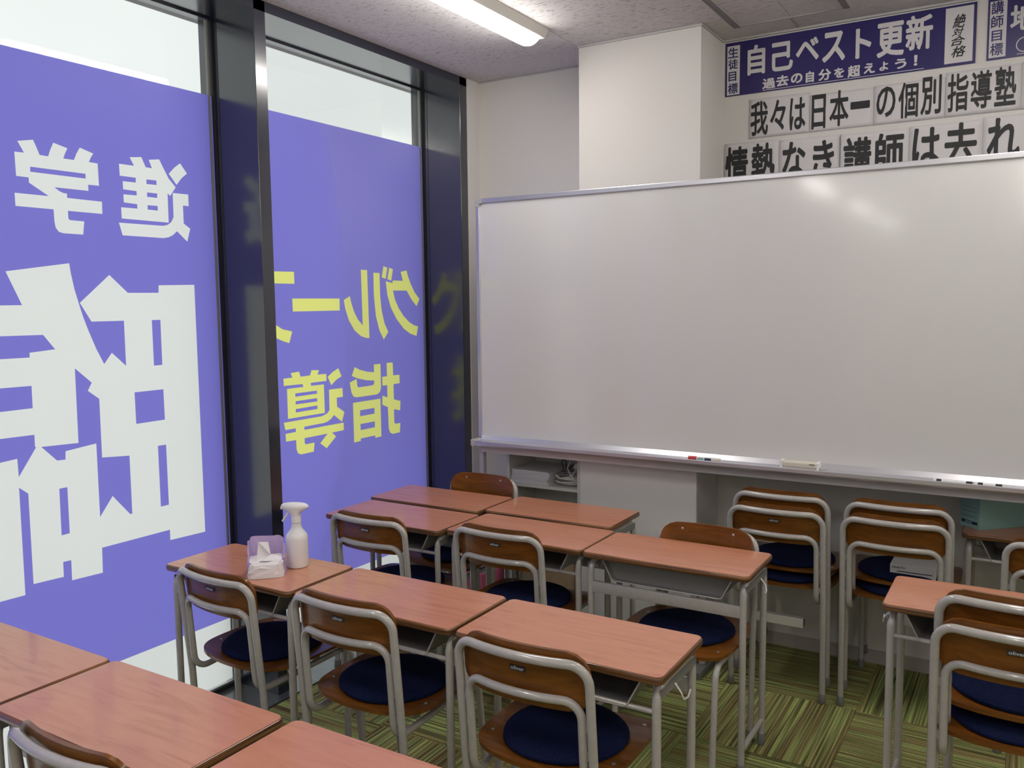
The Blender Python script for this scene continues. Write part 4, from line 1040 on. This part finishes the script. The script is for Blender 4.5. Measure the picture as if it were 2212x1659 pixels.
# white box of an electronics maker on the right stack
t = empty('electronics_box', 'small white electronics box with black print on the stacked chair', 'box', (-0.362, 3.600, 0.5060), 0)
MB().bbox(-0.085, 0.075, -0.10, 0.10, 0, 0.045, 0.0012, seg=1).build('carton', 'white', t)
def x_text(word, x0, x1, y, z0, z1, m, parent, name='lettering', off=0.02):
    cu = bpy.data.curves.new('tmp', 'FONT'); cu.body = word; cu.offset = off; cu.resolution_u = 2
    o = bpy.data.objects.new('tmp', cu); C.objects.link(o); bpy.context.view_layer.update()
    me = bpy.data.meshes.new_from_object(o)
    vv = [tuple(q.co) for q in me.vertices]; ff = [tuple(p_.vertices) for p_ in me.polygons]
    bpy.data.objects.remove(o); bpy.data.curves.remove(cu)
    a0 = min(q[0] for q in vv); a1 = max(q[0] for q in vv); b0 = min(q[1] for q in vv); b1 = max(q[1] for q in vv)
    return MB().add([(x0 + (x1 - x0) * (q[0] - a0) / (a1 - a0), y, z0 + (z1 - z0) * (q[1] - b0) / (b1 - b0)) for q in vv], ff).build(name, m, parent)
x_text('ONKYO', -0.078, -0.032, -0.1006, 0.031, 0.038, 'ink', t)
MB().box(-0.060, 0.062, -0.1008, -0.1002, 0.0185, 0.0215).build('black_line', 'ink', t)

# teal archive box turned 45 degrees on the far desk
t = empty('storage_box', 'pale teal cardboard archive box under the whiteboard at right', 'box', (-0.1551, 3.578, DZ * 1.022), PI / 4)
MB().bbox(0, 0.27, 0, 0.097, 0, 0.31, 0.001, seg=1).build('carton', 'teal', t)
MB().box(-0.0012, -0.0004, 0.010, 0.088, 0.016, 0.027).build('print_band', 'tealink', t)
b = MB()
for k in range(4): b.box(-0.0018, -0.0012, 0.036 + k * 0.009, 0.042 + k * 0.009, 0.018, 0.025)
b.build('print_mark', 'teal', t)
b = MB()
for z in (0.040, 0.046, 0.062, 0.078): b.box(-0.0012, -0.0004, 0.010, 0.088, z, z + 0.0008)
b.build('ruled_line', 'tealink', t)

# chrome rail on a slim post between the desk and the left stack
t = empty('metal_rail_stand', 'polished metal rail on a slim grey post, behind the desk with the flat rail', 'stand', (-1.17, 3.42, 0))
MB().bbox(-0.10, 0.425, -0.016, 0.016, 0.268, 0.305, 0.003).build('rail', 'chrome', t)
MB().box(0.4245, 0.4262, -0.012, 0.012, 0.272, 0.301).build('open_end', 'edge', t)
MB().bbox(-0.040, -0.012, -0.014, 0.014, 0.03, 0.50, 0.003).build('post', 'paint', t)
MB().bbox(0.000, 0.026, -0.014, 0.014, 0.03, 0.50, 0.003).build('post', 'paint', t)
MB().bbox(-0.050, 0.036, -0.10, 0.10, 0.0, 0.03, 0.004).build('base', 'rubber', t)
